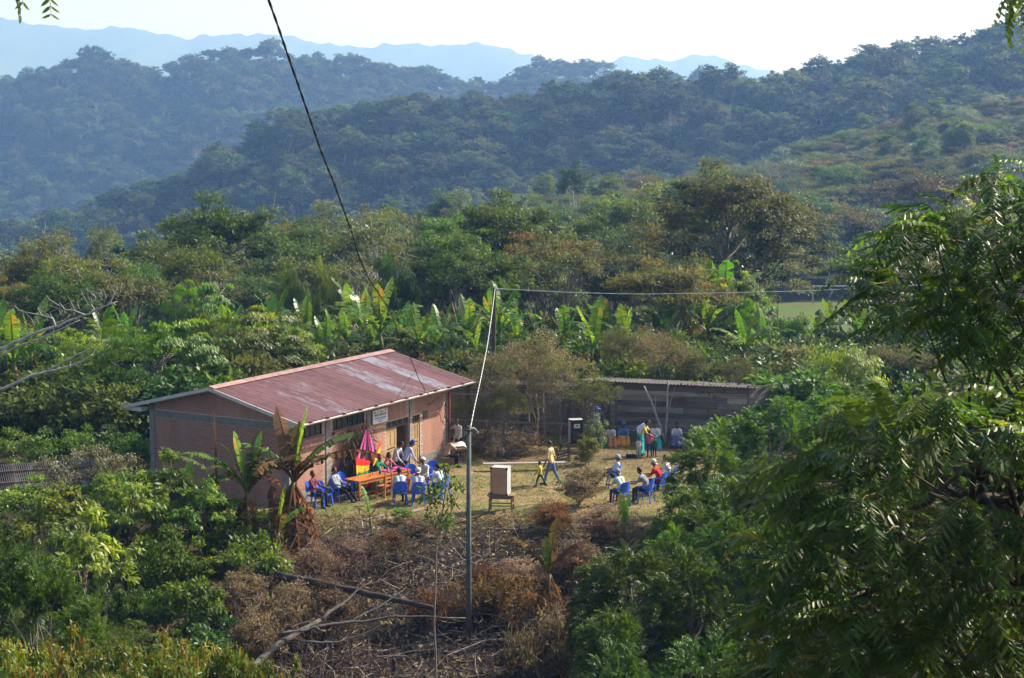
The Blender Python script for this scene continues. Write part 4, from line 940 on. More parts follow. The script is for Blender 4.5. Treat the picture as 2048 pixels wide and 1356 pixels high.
# small tin shack at the left with a tarp beyond
s0 = at(75, 960, 64); s0.z = gzf(s0.x, s0.y) - .55
shack = thing('tin_shack', 'low dark shack with a rusty tin roof beside the gable', 'shack', s0, .35)
for k in range(9):
    MB().box((-2.0 + k * .5, -1.0, .5), (.47, .03, 1.5)).obj('plank', plank_m[2], shack)
MB().box((0.0, 1.0, .5), (4.2, .03, 1.5)).obj('back_wall', plank_m[2], shack)
for k in range(6):
    xs = np.linspace(0, .8, 22); prof = .02 * np.sin(xs / .08 * 2 * np.pi)
    V = np.concatenate([np.column_stack([-2.4 + k * .78 + xs, np.full(22, -1.5), 1.22 + prof]), np.column_stack([-2.4 + k * .78 + xs, np.full(22, 1.4), 1.75 + prof])]); V[:, 2] += .004 * (k % 2)
    i = np.arange(21); q = MB(); q.add(V, np.stack([i, i + 1, i + 23, i + 22], -1)); q.obj('roof_sheet', [mat('tin_dark', (.055, .05, .055), .8, .15, .4, 2, col2=(.03, .025, .024)), tin_m][k % 3 == 2], shack)
for yy, zz in ((-.6, 1.44), (.5, 1.64)): MB().bar((-2.4, yy, zz), (2.3, yy, zz), .07, .05).obj('roof_batten', BARK['brown'], shack)
MB().tube([(-.6, -1.1, 1.4), (.1, -1.25, 1.36)], .09, 8).obj('roof_log', BARK['pale'], shack)
tp = at(8, 893, 74); b = MB(); u, v = np.meshgrid(np.linspace(-.55, .55, 9), np.linspace(0, .42, 6))
i = np.arange(5)[:, None] * 9; j = np.arange(8)[None]
b.add(np.stack([u, .06 * np.sin(u * 11) * (1 - v), v], -1).reshape(-1, 3), np.stack([i + j, i + j + 1, i + 10 + j, i + 9 + j], -1).reshape(-1, 4))
tag(b.obj('blue_tarp', mat('tarp_blue', (.02, .06, .30), .5, .4, .2), None, (tp.x, tp.y, tp.z - .15), True), 'small blue tarp hanging at the left edge', 'tarp')

# ------------------------------------------------------------------ poles and wires
pole_m = mat('pole_concrete', (.11, .12, .105), .85, .2, .3, 2.5, bump=.3)
pb = at(938, 1325, 51); pb.z = gzf(pb.x, pb.y) ; ptop = at(940, 852, 51).z
t = thing('utility_pole', 'near grey utility pole rising from the burnt slope', 'pole', pb)
MB().tube([(0, 0, -.5), (0, 0, (ptop - pb.z) * .5), (.02, 0, ptop - pb.z)], [.085, .075, .065], 12).obj('shaft', pole_m, t, smooth=True)
MB().bar((-.1, -.1, ptop - pb.z - .12), (.12, -.1, ptop - pb.z - .12), .04, .05).obj('bracket', steel, t)
fb = gat(984, 80); ftop = at(989, 575, 80)
t = thing('utility_pole', 'dark distant utility pole standing among the shrubs', 'pole', fb)
MB().tube([(0, 0, -.3), (ftop.x - fb.x, 0, ftop.z - fb.z)], [.12, .085], 8).obj('shaft', BARK['dark'], t); MB().bar((-.15, 0, ftop.z - fb.z - .1), (.5, 0, ftop.z - fb.z - .13), .05, .05).obj('crossarm', pole_m, t)
def cable(name, pts, m, label, rad, twist, spiral, seed=0, wob=0.0):
    P = np.array([list(p) for p in pts]); d = np.concatenate([[0], np.cumsum(np.linalg.norm(np.diff(P, axis=0), axis=1))])
    n = max(14, int(d[-1] / .09)); s = np.linspace(0, d[-1], n)
    # smooth curve through the points
    Q = np.stack([np.interp(s, d, P[:, k]) for k in range(3)], 1); hk = 20 if n > 100 else 2; ker = np.ones(2 * hk + 1) / (2 * hk + 1)
    Qs = np.stack([np.convolve(np.pad(Q[:, k], hk, mode='reflect', reflect_type='odd'), ker, 'valid') for k in range(3)], 1)
    if n > 160:
      r = np.random.default_rng(seed); nz = np.cumsum(r.normal(size=(n, 3)), 0); k2 = np.ones(25) / 25
      nz = np.stack([np.convolve(nz[:, k] - np.convolve(nz[:, k], np.ones(151) / 151, 'same'), k2, 'same') for k in range(3)], 1) * wob
      nz *= np.minimum(1, np.minimum(np.arange(n), np.arange(n)[::-1]) / 80.)[:, None]
      Qs = Qs + nz
    b = MB()
    for ph in (0, math.pi):
        a = s * twist + ph; off = spiral * np.stack([np.cos(a), np.zeros(n), np.sin(a)], 1); b.tube(Qs + off, rad, 5)
    return tag(b.obj(name, m, smooth=True), label, 'cable')
cab_m = mat('cable_black', (.012, .012, .013), .6, .3); wire_m = mat('wire_white', (.62, .61, .57), .6, .3)
cpts = [at(528, -25, 13.6), at(535, 0, 14), at(575, 100, 15.4), at(625, 260, 17.6), at(655, 340, 19.2), at(690, 420, 21.6), at(710, 480, 23.4), at(735, 550, 25.7), at(790, 650, 33), at(820, 718, 40), at(850, 780, 49), at(872, 812, 60)]
pe = hw(10.3, -.35, 2.55); cable('power_cable', cpts + [pe], cab_m, 'twisted black power cable crossing the sky down to the house corner', .0075, 8, .0045, 1, .006)
cable('wire_loop', [pe, hw(10.35, -.2, 2.2), hw(10.6, -.12, 1.95), hw(10.45, -.1, 1.7), hw(10.75, -.1, 1.6), hw(10.9, -.12, 1.45), hw(10.85, -.1, 1.0)], cab_m, 'loose wire loop hanging on the brick wall by the downpipe', .012, 9, .012, 2, .01)
top = at(941, 856, 50.8)
cable('white_wire', [top, at(945, 832, 51.8), at(960, 765, 56.5), at(975, 690, 63), at(985, 620, 71), at(990, 577, 79.8)], wire_m, 'twisted white wire climbing from near pole to far pole', .008, 7, .007, 3, .0)
cable('white_wire', [at(990, 577, 79.8), at(1100, 583, 80), at(1250, 588, 80), at(1400, 588, 80), at(1550, 584, 80), at(1700, 578, 80), at(2000, 562, 80), at(2350, 540, 80)], wire_m, 'white wire sagging from far pole across to the right', .010, 5, .009, 4, .003)
cable('white_wire', [top, at(934, 862, 51), at(928, 872, 51.3)], wire_m, 'short frayed white wire end left of the pole top', .008, 7, .006, 5); cable('white_wire', [top, at(950, 856, 51), at(957, 866, 51)], wire_m, 'short curled white wire end right of the pole top', .008, 7, .006, 6)

# ------------------------------------------------------------------ furniture in the yard
tab_m = mat('table_orange', (.48, .17, .045), .5, .4, .25, 3, col2=(.36, .115, .03), stretch=(.6, 5, 5))
brn_m = mat('old_wood', (.24, .16, .10), .8, .2, .3, 4, col2=(.15, .10, .065))
A = G(718, 961, .75); B = G(823, 937, .75); d = B - A; A.z = gzf(A.x, A.y)
tb_rot = math.atan2(d.y, d.x); tb_len = d.length
tab = thing('long_table', 'long orange wooden table with people behind it', 'table', A, tb_rot)
for k in range(4): MB().box((tb_len / 2, .1 + .19 * k, .74), (tb_len, .184, .03)).obj('top_plank', tab_m, tab)
MB().box((tb_len / 2, .06, .66), (tb_len - .1, .025, .12)).obj('apron', tab_m, tab); MB().box((tb_len / 2, .7, .66), (tb_len - .1, .025, .12)).obj('apron', tab_m, tab)
for x in (.08, tb_len / 2, tb_len - .08):
    for y in (.06, .7): MB().box((x, y + .001, .33), (.07, .07, .79)).obj('leg', tab_m, tab)
MB().bar((.1, .38, .15), (tb_len - .1, .38, .15), .05, .05).obj('stretcher', tab_m, tab)
def on_table(x, y, z=.757): c, s = math.cos(tb_rot), math.sin(tb_rot); return V3((A.x + c * x - s * y, A.y + s * x + c * y, A.z + z))
def bottle(x, y, h, m, label, cap=None):
    t = thing('bottle', label, 'bottle', on_table(x, y)); MB().lathe([(0, 0), (.035, 0), (.038, h * .5), (.03, h * .65), (.014, h * .78), (.013, h * .94), (0, h * .94)], 10).obj('body', m, t, smooth=True)
    MB().lathe([(0, h * .94), (.016, h * .94), (.016, h), (0, h)], 8).obj('cap', cap or m, t)
g_dark = mat('bottle_dark', (.02, .018, .015), .15, .6); clear = mat('bottle_clear', (.5, .45, .45), .15, .6); pink = mat('cup_pink', (.6, .25, .35), .5)
bottle(tb_len * .70, .4, .34, g_dark, 'tall dark bottle on the orange table'); bottle(tb_len * .64, .25, .24, clear, 'clear bottle on the orange table left of the dark one', pink); bottle(tb_len * .5, .3, .22, g_dark, 'short dark bottle near the middle of the table'); bottle(tb_len * .58, .5, .26, clear, 'pale bottle behind the others on the table')
def cup(x, y, m, label): t = thing('cup', label, 'cup', on_table(x, y)); MB().lathe([(0, 0), (.03, 0), (.042, .1), (.037, .1), (.027, .01), (0, .01)], 10).obj('body', m, t); MB().lathe([(.0, .07), (.034, .07)], 10).obj('drink', g_dark, t)
cup(tb_len * .30, .25, mat('cup_orange', (.7, .3, .03), .5), 'orange cup on the near part of the table'); cup(tb_len * .42, .45, clear, 'pale cup beside the orange cup'); cup(tb_len * .55, .15, pink, 'pink cup near the middle of the table')
b = MB(); nu, nv = 16, 8; u, v = np.meshgrid(np.linspace(0, 1, nu), np.linspace(0, 1, nv))
i = np.arange(nv - 1)[:, None] * nu; j = np.arange(nu - 1)[None]
b.add(np.stack([u * .95, v * .6, .012 + .05 * np.abs(np.sin(u * 9 + 3 * v) * np.cos(v * 7))], -1).reshape(-1, 3), np.stack([i + j, i + j + 1, i + nu + j + 1, i + nu + j], -1).reshape(-1, 4), np.broadcast_to(np.linspace(0, 1, nu - 1), (nv - 1, nu - 1)).reshape(-1))
tag(b.obj('woven_cloth', agu, None, on_table(tb_len - 1.0, .1), True), 'purple striped cloth bundled on the far end of the table', 'cloth').rotation_euler = (0, 0, tb_rot)

def wood_chair(loc, rz, label):
    t = thing('wooden_chair', label, 'chair', loc, rz)
    for k in range(3): MB().box((0, -.14 + .14 * k, .44), (.42, .13, .025)).obj('seat_slat', tab_m, t)
    for x in (-.19, .19):
        MB().box((x, .19, .215), (.045, .045, .43)).obj('leg', tab_m, t); MB().bar((x, -.2, 0), (x, -.24, .95), .045, .045).obj('leg', tab_m, t); MB().bar((x, -.19, .2), (x, .18, .2), .03, .03).obj('stretcher', tab_m, t)
    for zz in (.62, .76, .9): MB().box((0, -.225 - .018 * (zz - .6), zz), (.36, .022, .07)).obj('back_slat', tab_m, t)
wood_chair(on(768, 992), tb_rot + math.pi * .02, 'orange wooden chair tucked at the front of the long table'); wood_chair(on(800, 984), tb_rot + .1, 'orange wooden chair nearer the far end of the table')

def stand(name, label, p, rz, w_, d_, h, m, over=.05):
    t = thing(name, label, 'table', p, rz)
    MB().box((0, 0, h - .02), (w_, d_, .04)).obj('tabletop', m, t)
    for x in (-1, 1):
        for y in (-1, 1): MB().bar((x * (w_ / 2 - .07), y * (d_ / 2 - .06), 0), (x * (w_ / 2 - .1), y * (d_ / 2 - .08), h - .045), .05, .05).obj('leg', m, t)
    for y in (-1, 1): MB().bar((-w_ / 2 + .08, y * (d_ / 2 - .07), h * .35), (w_ / 2 - .08, y * (d_ / 2 - .07), h * .35), .035, .04).obj('stretcher', m, t)
    for x in (-1, 1): MB().bar((x * (w_ / 2 - .085), -d_ / 2 + .08, h * .42), (x * (w_ / 2 - .085), d_ / 2 - .08, h * .42), .035, .04).obj('stretcher', m, t)
    MB().box((0, -d_ / 2 + .05, h - .1), (w_ - .16, .02, .1)).obj('apron', m, t)
    return t
def speaker(label, p, rz, w_, d_, h, back):
    t = thing('loudspeaker', label, 'loudspeaker', p, rz); blackm = mat('speaker_black', (.018, .018, .02), .7, .3); edge = mat('speaker_edge', (.10, .10, .10), .6); greym = mat('speaker_grey', (.42, .41, .38), .7, .2, .15, 4)
    MB().box((0, 0, h / 2), (w_, d_, h)).obj('cabinet', greym, t)
    for sx in (-1, 1): MB().box((sx * (w_ / 2 - .012), -d_ / 2 - .006, h / 2), (.03, .02, h + .01)).obj('edge_trim', edge, t)
    for zz in (.012, h - .012): MB().box((0, -d_ / 2 - .007, zz), (w_ - .036, .02, .03)).obj('edge_trim', edge, t)
    for sx in (-1, 1):
        MB().box((sx * (w_ / 2 + .003), d_ / 2 - .02, h / 2), (.012, .04, h)).obj('edge_trim', edge, t)
        for zz in (0.03, h - .03): MB().box((sx * (w_ / 2 - .02), -d_ / 2 + .015, zz), (.07, .07, .07)).obj('corner', blackm, t)
    if back: MB().box((0, -d_ / 2 - .004, h / 2), (w_ - .06, .012, h - .06)).obj('back_panel', mat('plywood', (.50, .28, .15), .7, .2, .15, 2), t)
    else:
        MB().box((0, -d_ / 2 - .004, h / 2), (w_ - .06, .012, h - .06)).obj('grille', blackm, t)
        for zz, rr in ((h * .36, w_ * .36), (h * .78, w_ * .0)):
            if rr: MB().lathe([(0, .03), (rr * .3, .03), (rr * .9, .0), (rr, .012), (rr * 1.06, .012)], 20).obj('cone', mat('cone_black', (.03, .03, .032), .5), t, (0, -d_ / 2 - .025, zz)).rotation_euler = (math.pi / 2, 0, 0)
        MB().box((0, -d_ / 2 - .016, h * .75), (w_ * .46, .014, h * .17)).obj('horn_plate', mat('label_cream', (.52, .50, .40), .6), t)
        MB().box((0, -d_ / 2 - .026, h * .755), (w_ * .14, .01, h * .06)).obj('horn_mouth', blackm, t)
    return t
p = on(1003, 1020); stand('speaker_table', 'small wooden stand under the plywood backed loudspeaker', p, -.12, .98, .6, .62, brn_m)
speaker('loudspeaker seen from its plywood back on the near stand', V3((p.x - .02, p.y, p.z + .625)), -.3, .62, .5, 1.0, True)
p = on(1155, 912); stand('speaker_table', 'slim wooden stand under the black loudspeaker by the shed', p, .1, .92, .55, .66, brn_m)
speaker('black fronted loudspeaker with a cream label by the shed', V3((p.x - .08, p.y, p.z + .665)), .18, .56, .45, 1.02, False)
p0, p1 = on(966, 937), on(1132, 934); bl = (p1 - p0).length
t = thing('plank_bench', 'long low grey plank bench behind the walking man', 'bench', p0, math.atan2((p1 - p0).y, (p1 - p0).x))
MB().box((bl / 2, 0, .30), (bl, .3, .045)).obj('seat_plank', plank_m[3], t)
for x in (.45, bl - .45): MB().box((x, 0, .14), (.12, .26, .28)).obj('support', plank_m[1], t)
p = on(1128, 918); t = thing('metal_rack', 'grey metal bars stacked beside the shed loudspeaker stand', 'rack', p, .3)
for k in range(4): MB().bar((-.3, .06 * k, .06 + .1 * k), (.3, .06 * k, .18 + .1 * k), .05, .04).obj('rail', tin_m, t)
for x in (-.25, .25): MB().bar((x, -.05, 0), (x, .25, .5), .04, .04).obj('upright', tin_m, t)
for lab, a, b_, w_ in [('pale timber lying on the grass in front of the blue chairs', (775, 1038), (845, 1020), .1), ('weathered board lying at the edge of the yard', (700, 1046), (775, 1030), .07)]:
    p, q = on(*a), on(*b_); o = MB().bar((0, 0, .03), (q.x - p.x, q.y - p.y, .06), w_, .05).obj('timber', plank_m[3], None, p); tag(o, lab, 'timber')
# blue plastic chairs
blue = mat('chair_blue', (.025, .12, .62), .38, .5)
def chair_proto():
    t = thing('plastic_chair', 'x', 'chair', (0, 0, 0), 0, 'blue plastic chairs')
    nu, nv = 9, 7
    u, v = np.meshgrid(np.linspace(-1, 1, nu), np.linspace(0, 1, nv)); i = np.arange(nv - 1)[:, None] * nu; j = np.arange(nu - 1)[None]
    Q = np.stack([i + j, i + j + 1, i + nu + j + 1, i + nu + j], -1).reshape(-1, 4)
    def shell(P, name, Qs=Q):
        th = .016; b = MB(); n = len(P); nm = np.array([0, .0, -th]) if name == 'seat' else np.array([0, -th, 0])
        b.add(np.concatenate([P, P + nm]), np.concatenate([Qs, Qs[:, ::-1] + n])); 
        eds = {}
        for f in Qs:
            for a, c in zip(f, np.roll(f, -1)): eds[(a, c)] = eds.get((a, c), 0) + 1
        side = [[c, a, a + n, c + n] for (a, c) in eds if (c, a) not in eds]
        b.add(np.concatenate([P, P + nm]), np.array(side)); return b.obj(name, blue, t, smooth=False)
    P = np.stack([u * (.22 + .02 * v), -.2 + .42 * v, .43 + .012 * u ** 2 - .02 * np.sin(np.pi * v)], -1).reshape(-1, 3); shell(P, 'seat')
    hgt = .46 * (1 - .16 * u ** 4); P = np.stack([u * (.235 + .02 * v - .05 * v ** 3), -.22 - .10 * v + .10 * u ** 2, .45 + hgt * v], -1).reshape(-1, 3)
    keep = np.array([f for k, f in enumerate(Q) if not (k // (nu - 1) in (0,) and k % (nu - 1) in (2, 3, 4, 5))]); shell(P, 'backrest', keep)
    for s in (-1, 1):
        MB().bar((s * .21, .17, .42), (s * .245, .23, 0), .05, .035).obj('leg', blue, t); MB().bar((s * .21, -.19, .42), (s * .245, -.27, 0), .05, .035).obj('leg', blue, t)
        MB().tube([(s * .235, .2, .43), (s * .262, .2, .58), (s * .265, .12, .64), (s * .262, -.1, .645), (s * .245, -.22, .64)], [.02, .02, .024, .024, .02], 6).obj('armrest', blue, t)
    return t
FACE = math.pi / 2   # chairs face +y
proto = chair_proto(); used = [0]
def chair(p, face, label):
    rz = face - FACE
    if not used[0]: used[0] = 1; proto.location = p; proto.rotation_euler = (0, 0, rz); proto['label'] = label; return proto
    return copy_thing(proto, p, rz, label)
OUT = HR - FACE      # away from the house front
CH = {}
for px, py, da, lab in [(628, 1012, .1, 'leftmost blue plastic chair, half behind the dry banana'), (648, 1010, -.1, 'blue chair with an empty seat second from the dry banana'), (676, 1000, .05, 'blue chair holding a lounging person by the wall'), (692, 990, 0, 'blue chair right of the lounging person'), (703, 983, -.05, 'farthest blue chair of the row by the wall')]:
    CH[px] = chair(on(px, py), OUT + da, lab)
for px, py, fa, lab in [(823, 974, 4.9, 'broad backed empty blue chair behind the seated men'), (864, 966, 4.6, 'empty blue chair at the back of the ring'), (800, 1006, 1.75, 'blue chair under the dark haired man in a white shirt'), (837, 1008, 1.65, 'blue chair under the capped man seen from behind'), (882, 996, 2.5, 'blue chair hidden behind the sapling'), (850, 978, 4.3, 'blue chair under the man with the white cap'), (748, 958, OUT, 'blue chair behind the long table'),
                      (1226, 972, 3.25, 'lone blue chair leaning person sits on facing left'), (1243, 1008, 2.2, 'blue chair under the man in a pale green shirt'), (1292, 1002, 2.7, 'blue chair under the man in a grey shirt'), (1318, 985, 2.8, 'blue chair under the person in red'), (1338, 975, 2.9, 'blue chair under the person in white at the right')]:
    CH[px] = chair(on(px, py), fa, lab)
# ------------------------------------------------------------------ people
SKIN = mat('skin', (.17, .085, .055), .6, .3, .12, 6); HAIR = mat('hair', (.012, .010, .009), .6, .3); SHOE = mat('shoes', (.03, .027, .025), .7)
def fabric(c): return mat('cloth_%d_%d_%d' % tuple(int(v * 255) for v in c), c, .85, .12, .12, 9, bump=.35, bscale=18)
def capsule(b, p, q, r0, r1, n=10):
    p, q = np.array(p, float), np.array(q, float); d = q - p; L = np.linalg.norm(d) + 1e-6; d /= L
    ph = np.linspace(0, math.pi / 2, 4); P, R = [], []
    for a in ph: P.append(p - d * r0 * math.cos(a)); R.append(max(r0 * math.sin(a), .0015))
    for a in ph[::-1]: P.append(q + d * r1 * math.cos(a)); R.append(max(r1 * math.sin(a), .0015))
    P = np.array(P); u = np.array([0, 0, 1.]) if abs(d[2]) < .9 else np.array([1., 0, 0]); A_ = unit(np.cross(d, u)); B_ = np.cross(d, A_); th = np.linspace(0, 2 * np.pi, n, endpoint=False)
    V = P[:, None] + np.array(R)[:, None, None] * (np.cos(th)[:, None] * A_ + np.sin(th)[:, None] * B_)[None]
    i = np.arange(7)[:, None] * n; j = np.arange(n)[None]; j2 = (j + 1) % n
    k = b.n; b.add(V.reshape(-1, 3), np.stack([i + j, i + j2, i + n + j2, i + n + j], -1).reshape(-1, 4)); b.F[-1] += [np.array([list(range(k + n - 1, k - 1, -1))]), np.array([list(range(k + 7 * n, k + 8 * n))])]; b.T.append(np.full(2, .5)); b.M.append(np.zeros(2, int))
def blob(name, caps, mats, parent, voxel=.017, smooth=2):
    """caps: (p,q,r0,r1,material index); fused into one continuous skin"""
    b = MB()
    for c in caps: capsule(b, *c[:4])
    me = b.mesh('tmp'); o = bpy.data.objects.new('tmp', me); col.objects.link(o)
    m = o.modifiers.new('r', 'REMESH'); m.mode = 'VOXEL'; m.voxel_size = voxel
    s = o.modifiers.new('s', 'SMOOTH'); s.iterations = smooth; s.factor = .5
    dg = bpy.context.evaluated_depsgraph_get(); ev = o.evaluated_get(dg); nm = bpy.data.meshes.new_from_object(ev); nm.name = name
    bpy.data.objects.remove(o); bpy.data.meshes.remove(me)
    n = len(nm.polygons); C = np.empty(n * 3, np.float32); nm.polygons.foreach_get('center', C); C = C.reshape(-1, 3)
    best = np.full(n, 1e9); idx = np.zeros(n, np.int32)
    for c in caps:
        p, q = np.array(c[0], float), np.array(c[1], float); d = q - p; L2 = d @ d + 1e-9
        t = np.clip((C - p) @ d / L2, 0, 1); ds = np.linalg.norm(C - p - t[:, None] * d, axis=1) - (c[2] + (c[3] - c[2]) * t)
        k = ds < best; best[k] = ds[k]; idx[k] = c[4]
    nm.materials.clear()
    for mt in mats: nm.materials.append(mt)
    nm.polygons.foreach_set('material_index', idx); nm.polygons.foreach_set('use_smooth', np.ones(n, bool)); nm.update()
    return mobj(name, nm, None, parent)
def person(loc, face, label, shirt=(.6, .6, .6), pants=(.03, .03, .05), pose=None, size=1.0, hat=None, sleeve='short', skirt=None, shawl=None, hair='short', kneel=0):
    """pose keys: hip, lean, legs [(thigh, knee, splay)x2], arms [(pitch, out, bend)x2], nod, turn"""
    ps = dict(hip=.91, lean=.03, legs=[(.0, .03, .04)] * 2, arms=[(.1, .12, .25)] * 2, nod=.1, turn=0); ps.update(pose or {})
    t = thing('person', label, 'person', loc, face - math.pi / 2, None, size)
    hz_, ln = ps['hip'], ps['lean']; hip = np.array([0, 0, hz_]); sd = np.array([0, math.sin(ln), math.cos(ln)]); fwd = np.array([0, math.cos(ln), -math.sin(ln)])
    sh = hip + sd * .47; nk = hip + sd * .52; caps = []; bl = ps.get('curve', .03)
    mid = hip + sd * .24 - fwd * bl
    for s in (-1, 1):   # torso
        caps.append((hip + [s * .075, 0, 0], mid + [s * .07, 0, 0], .105, .10, 0)); caps.append((mid + np.array([s * .07, 0, 0]), sh + np.array([s * .095, 0, 0]) - sd * .05, .10, .105, 0))
        caps.append((sh, sh + np.array([s * .165, 0, 0]) - sd * .02, .075, .062, 0))
    ha = ln * .5 + ps['nod']; hd = np.array([math.sin(ps['turn']) * .3, math.sin(ha), math.cos(ha)]); hd /= np.linalg.norm(hd); hf = np.array([math.sin(ps['turn']), math.cos(ha) * math.cos(ps['turn']), -math.sin(ha)]); hf /= np.linalg.norm(hf)
    hc = nk + sd * .03 + hd * .145
    caps.append((nk - sd * .04, nk + hd * .09, .058, .052, 2))
    caps.append((hc - hd * .055 + hf * .018, hc + hd * .03, .072, .088, 2)); caps.append((hc - hd * .075 + hf * .045, hc - hd * .06 + hf * .05, .045, .04, 2))
    caps.append((hc + hf * .09 - hd * .01, hc + hf * .105 - hd * .03, .012, .017, 2))          # nose
    ear = np.cross(hd, hf)
    for s in (-1, 1): caps.append((hc + ear * s * .085 - hd * .01, hc + ear * s * .092 + hd * .015, .015, .018, 2))
    for s, (th, kn, spl) in zip((-1, 1), ps['legs']):
        h0 = hip + [s * .09, 0, -.02]; k = h0 + np.array([s * spl, math.sin(th), -math.cos(th)]) * .42; a = k + np.array([s * spl * .4, math.sin(th - kn), -math.cos(th - kn)]) * .41
        caps.append((h0, k, .092, .062, 1)); caps.append((k, a, .062, .045, 1)); f = a + np.array([s * .03, .15, -.035]); caps.append((a + [0, -.03, -.03], f, .042, .035, 3))
    for s, (pi_, ou, be) in zip((-1, 1), ps['arms']):
        s0 = sh + np.array([s * .185, 0, 0]) - sd * .03; e = s0 + unit(np.array([s * ou, math.sin(pi_), -math.cos(pi_)])) * .285; w_ = e + unit(np.array([s * (ou - ps.get('inw', .25)), math.sin(pi_ + be), -math.cos(pi_ + be)])) * .25
        dd = unit(w_ - e); caps.append((s0, e, .055, .042, 0)); caps.append((e, w_, .042, .03, 0 if sleeve == 'long' else 2))
        palm = w_ + dd * .075; caps.append((w_, palm, .03, .036, 2)); sx = unit(np.cross(dd, [0, 0, 1.]) + 1e-6); cu = unit(dd * .8 + np.array([0, .1, -.5]))
        for fi, fl in zip((-1.5, -.5, .5, 1.5), (.06, .075, .07, .055)): 
            r0 = palm + sx * fi * .021 + dd * .02; m_ = r0 + dd * fl * .55; caps.append((r0, m_, .0115, .011, 2)); caps.append((m_, m_ + cu * fl * .5, .011, .0095, 2))
        tb = w_ + dd * .03 - sx * s * .03; caps.append((tb, tb - sx * s * .025 + dd * .035, .013, .011, 2))
    blob('body', caps, [fabric(shirt), fabric(pants), SKIN, SHOE], t)
    # hair or hat
    hcap = [(hc + hd * .028 - hf * .012, hc + hd * .04 - hf * .016, .096, .094, 0), (hc - hf * .04 - hd * .02, hc - hf * .03 + hd * .03, .078, .085, 0)]
    if hair == 'long': hcap += [(hc - hf * .07 - hd * .03, nk - fwd * .09 - sd * .08, .055, .035, 0)]
    # keep the face free of hair
    hcap = [(np.array(a), np.array(b), r0, r1, m_) for a, b, r0, r1, m_ in hcap]
    blob('hair', hcap, [HAIR], t, .02, 1)
    for s in (-1, 1): MB().lathe([(0, -.009), (.008, 0), (0, .009)], 6).obj('eye', HAIR, t, tuple(hc + hf * .086 + ear * s * .033 + hd * .012))
    if hat:
        kind, hcol = hat; b = MB(); q = Matrix([list(ear), list(hf), list(hd)]).transposed()
        if kind == 'cap':
            b.lathe([(.106, .0), (.109, .03), (.098, .075), (.06, .105), (0, .115)], 14); o = b.obj('cap', fabric(hcol), t, smooth=True)
            vz = MB(); a = np.linspace(-1.0, 1.0, 9); 
            V = np.concatenate([np.column_stack([.105 * np.sin(a), .105 * np.cos(a), np.full(9, .005)]), np.column_stack([.10 * np.sin(a), .105 * np.cos(a) + .085 * np.cos(a * 1.2), np.full(9, -.012)])]); i = np.arange(8); vz.add(V, np.stack([i, i + 1, i + 10, i + 9], -1)); vz.add(V - [0, 0, .008], np.stack([i + 9, i + 10, i + 1, i], -1)); v_ = vz.obj('visor', fabric(hcol), t)
            for x in (o, v_): x.location = hc + hd * .035; x.rotation_euler = q.to_euler()
        else:
            b.lathe([(.2, -.012), (.205, 0), (.11, .012), (.105, .06), (.085, .11), (.03, .125), (0, .12)], 18); b.lathe([(.2, -.012), (.1, .0)], 18); o = b.obj('hat', fabric(hcol), t, smooth=True); o.location = hc + hd * .045; o.rotation_euler = q.to_euler()
    if skirt:
        cs = []
        for s, (th, kn, spl) in zip((-1, 1), ps['legs']):
            h0 = hip + [s * .07, 0, .02]; k = h0 + np.array([s * (spl + .06), math.sin(th), -math.cos(th)]) * .42; a = k + np.array([s * .12, math.sin(th - kn), -math.cos(th - kn)]) * .34
            cs += [(h0, k, .135, .14, 0), (k, a, .135, .15 if th < .5 else .12, 0)]
        cs += [((cs[0][1] + cs[2][1]) / 2, (cs[1][1] + cs[3][1]) / 2, .13, .14, 0), (hip + [0, 0, .05], hip + sd * .12, .125, .115, 0)]
        blob('skirt', cs, [fabric(skirt)], t, .022, 7)
    if shawl:
        bk = -fwd; cs = [(sh + bk * .05 + [.14, 0, 0], hip + bk * .12 + sd * .12 + [.06, 0, 0], .09, .11, 0), (sh + bk * .05 - np.array([.14, 0, 0]), hip + bk * .12 + sd * .12 - np.array([.06, 0, 0]), .09, .11, 0), (sh + bk * .1, mid + bk * .16, .12, .15, 0), (sh + [.17, 0, .0], sh + fwd * .1 - sd * .15, .05, .04, 0)]
        blob('shawl', cs, [fabric(shawl)], t, .025, 2)
    return t
SIT = dict(hip=.53, lean=-.12, legs=[(1.5, 1.5, .12)] * 2, arms=[(.6, .15, .9)] * 2, nod=.15)
def sit(**k): d = dict(SIT); d.update(k); return d
GRD = dict(hip=.20, lean=.08, legs=[(1.75, 1.0, .22)] * 2, arms=[(.7, .12, .7)] * 2, nod=.25)      # seated on the ground
def grd(**k): d = dict(GRD); d.update(k); return d
def chp(px, f=.02):     # seat position of a chair
    c = CH[px]; a = c.rotation_euler.z + math.pi / 2; return V3((c.location.x + math.cos(a) * f, c.location.y + math.sin(a) * f, c.location.z)), a
TOW = tb_rot + math.pi / 2      # from the yard towards the wall behind the table
def beh(x, y): c, s = math.cos(tb_rot), math.sin(tb_rot); p = V3((A.x + c * x - s * y, A.y + s * x + c * y, 0)); p.z = gzf(p.x, p.y); return p
def behpx(px, off):      # spot behind the table that shows at this image column
    lo, hi = -1.0, tb_len + 4
    for _ in range(40):
        m_ = (lo + hi) / 2; p = beh(m_, off)
        if 1024 + F * p.x / p.y < px: lo = m_
        else: hi = m_
    return beh(lo, off)
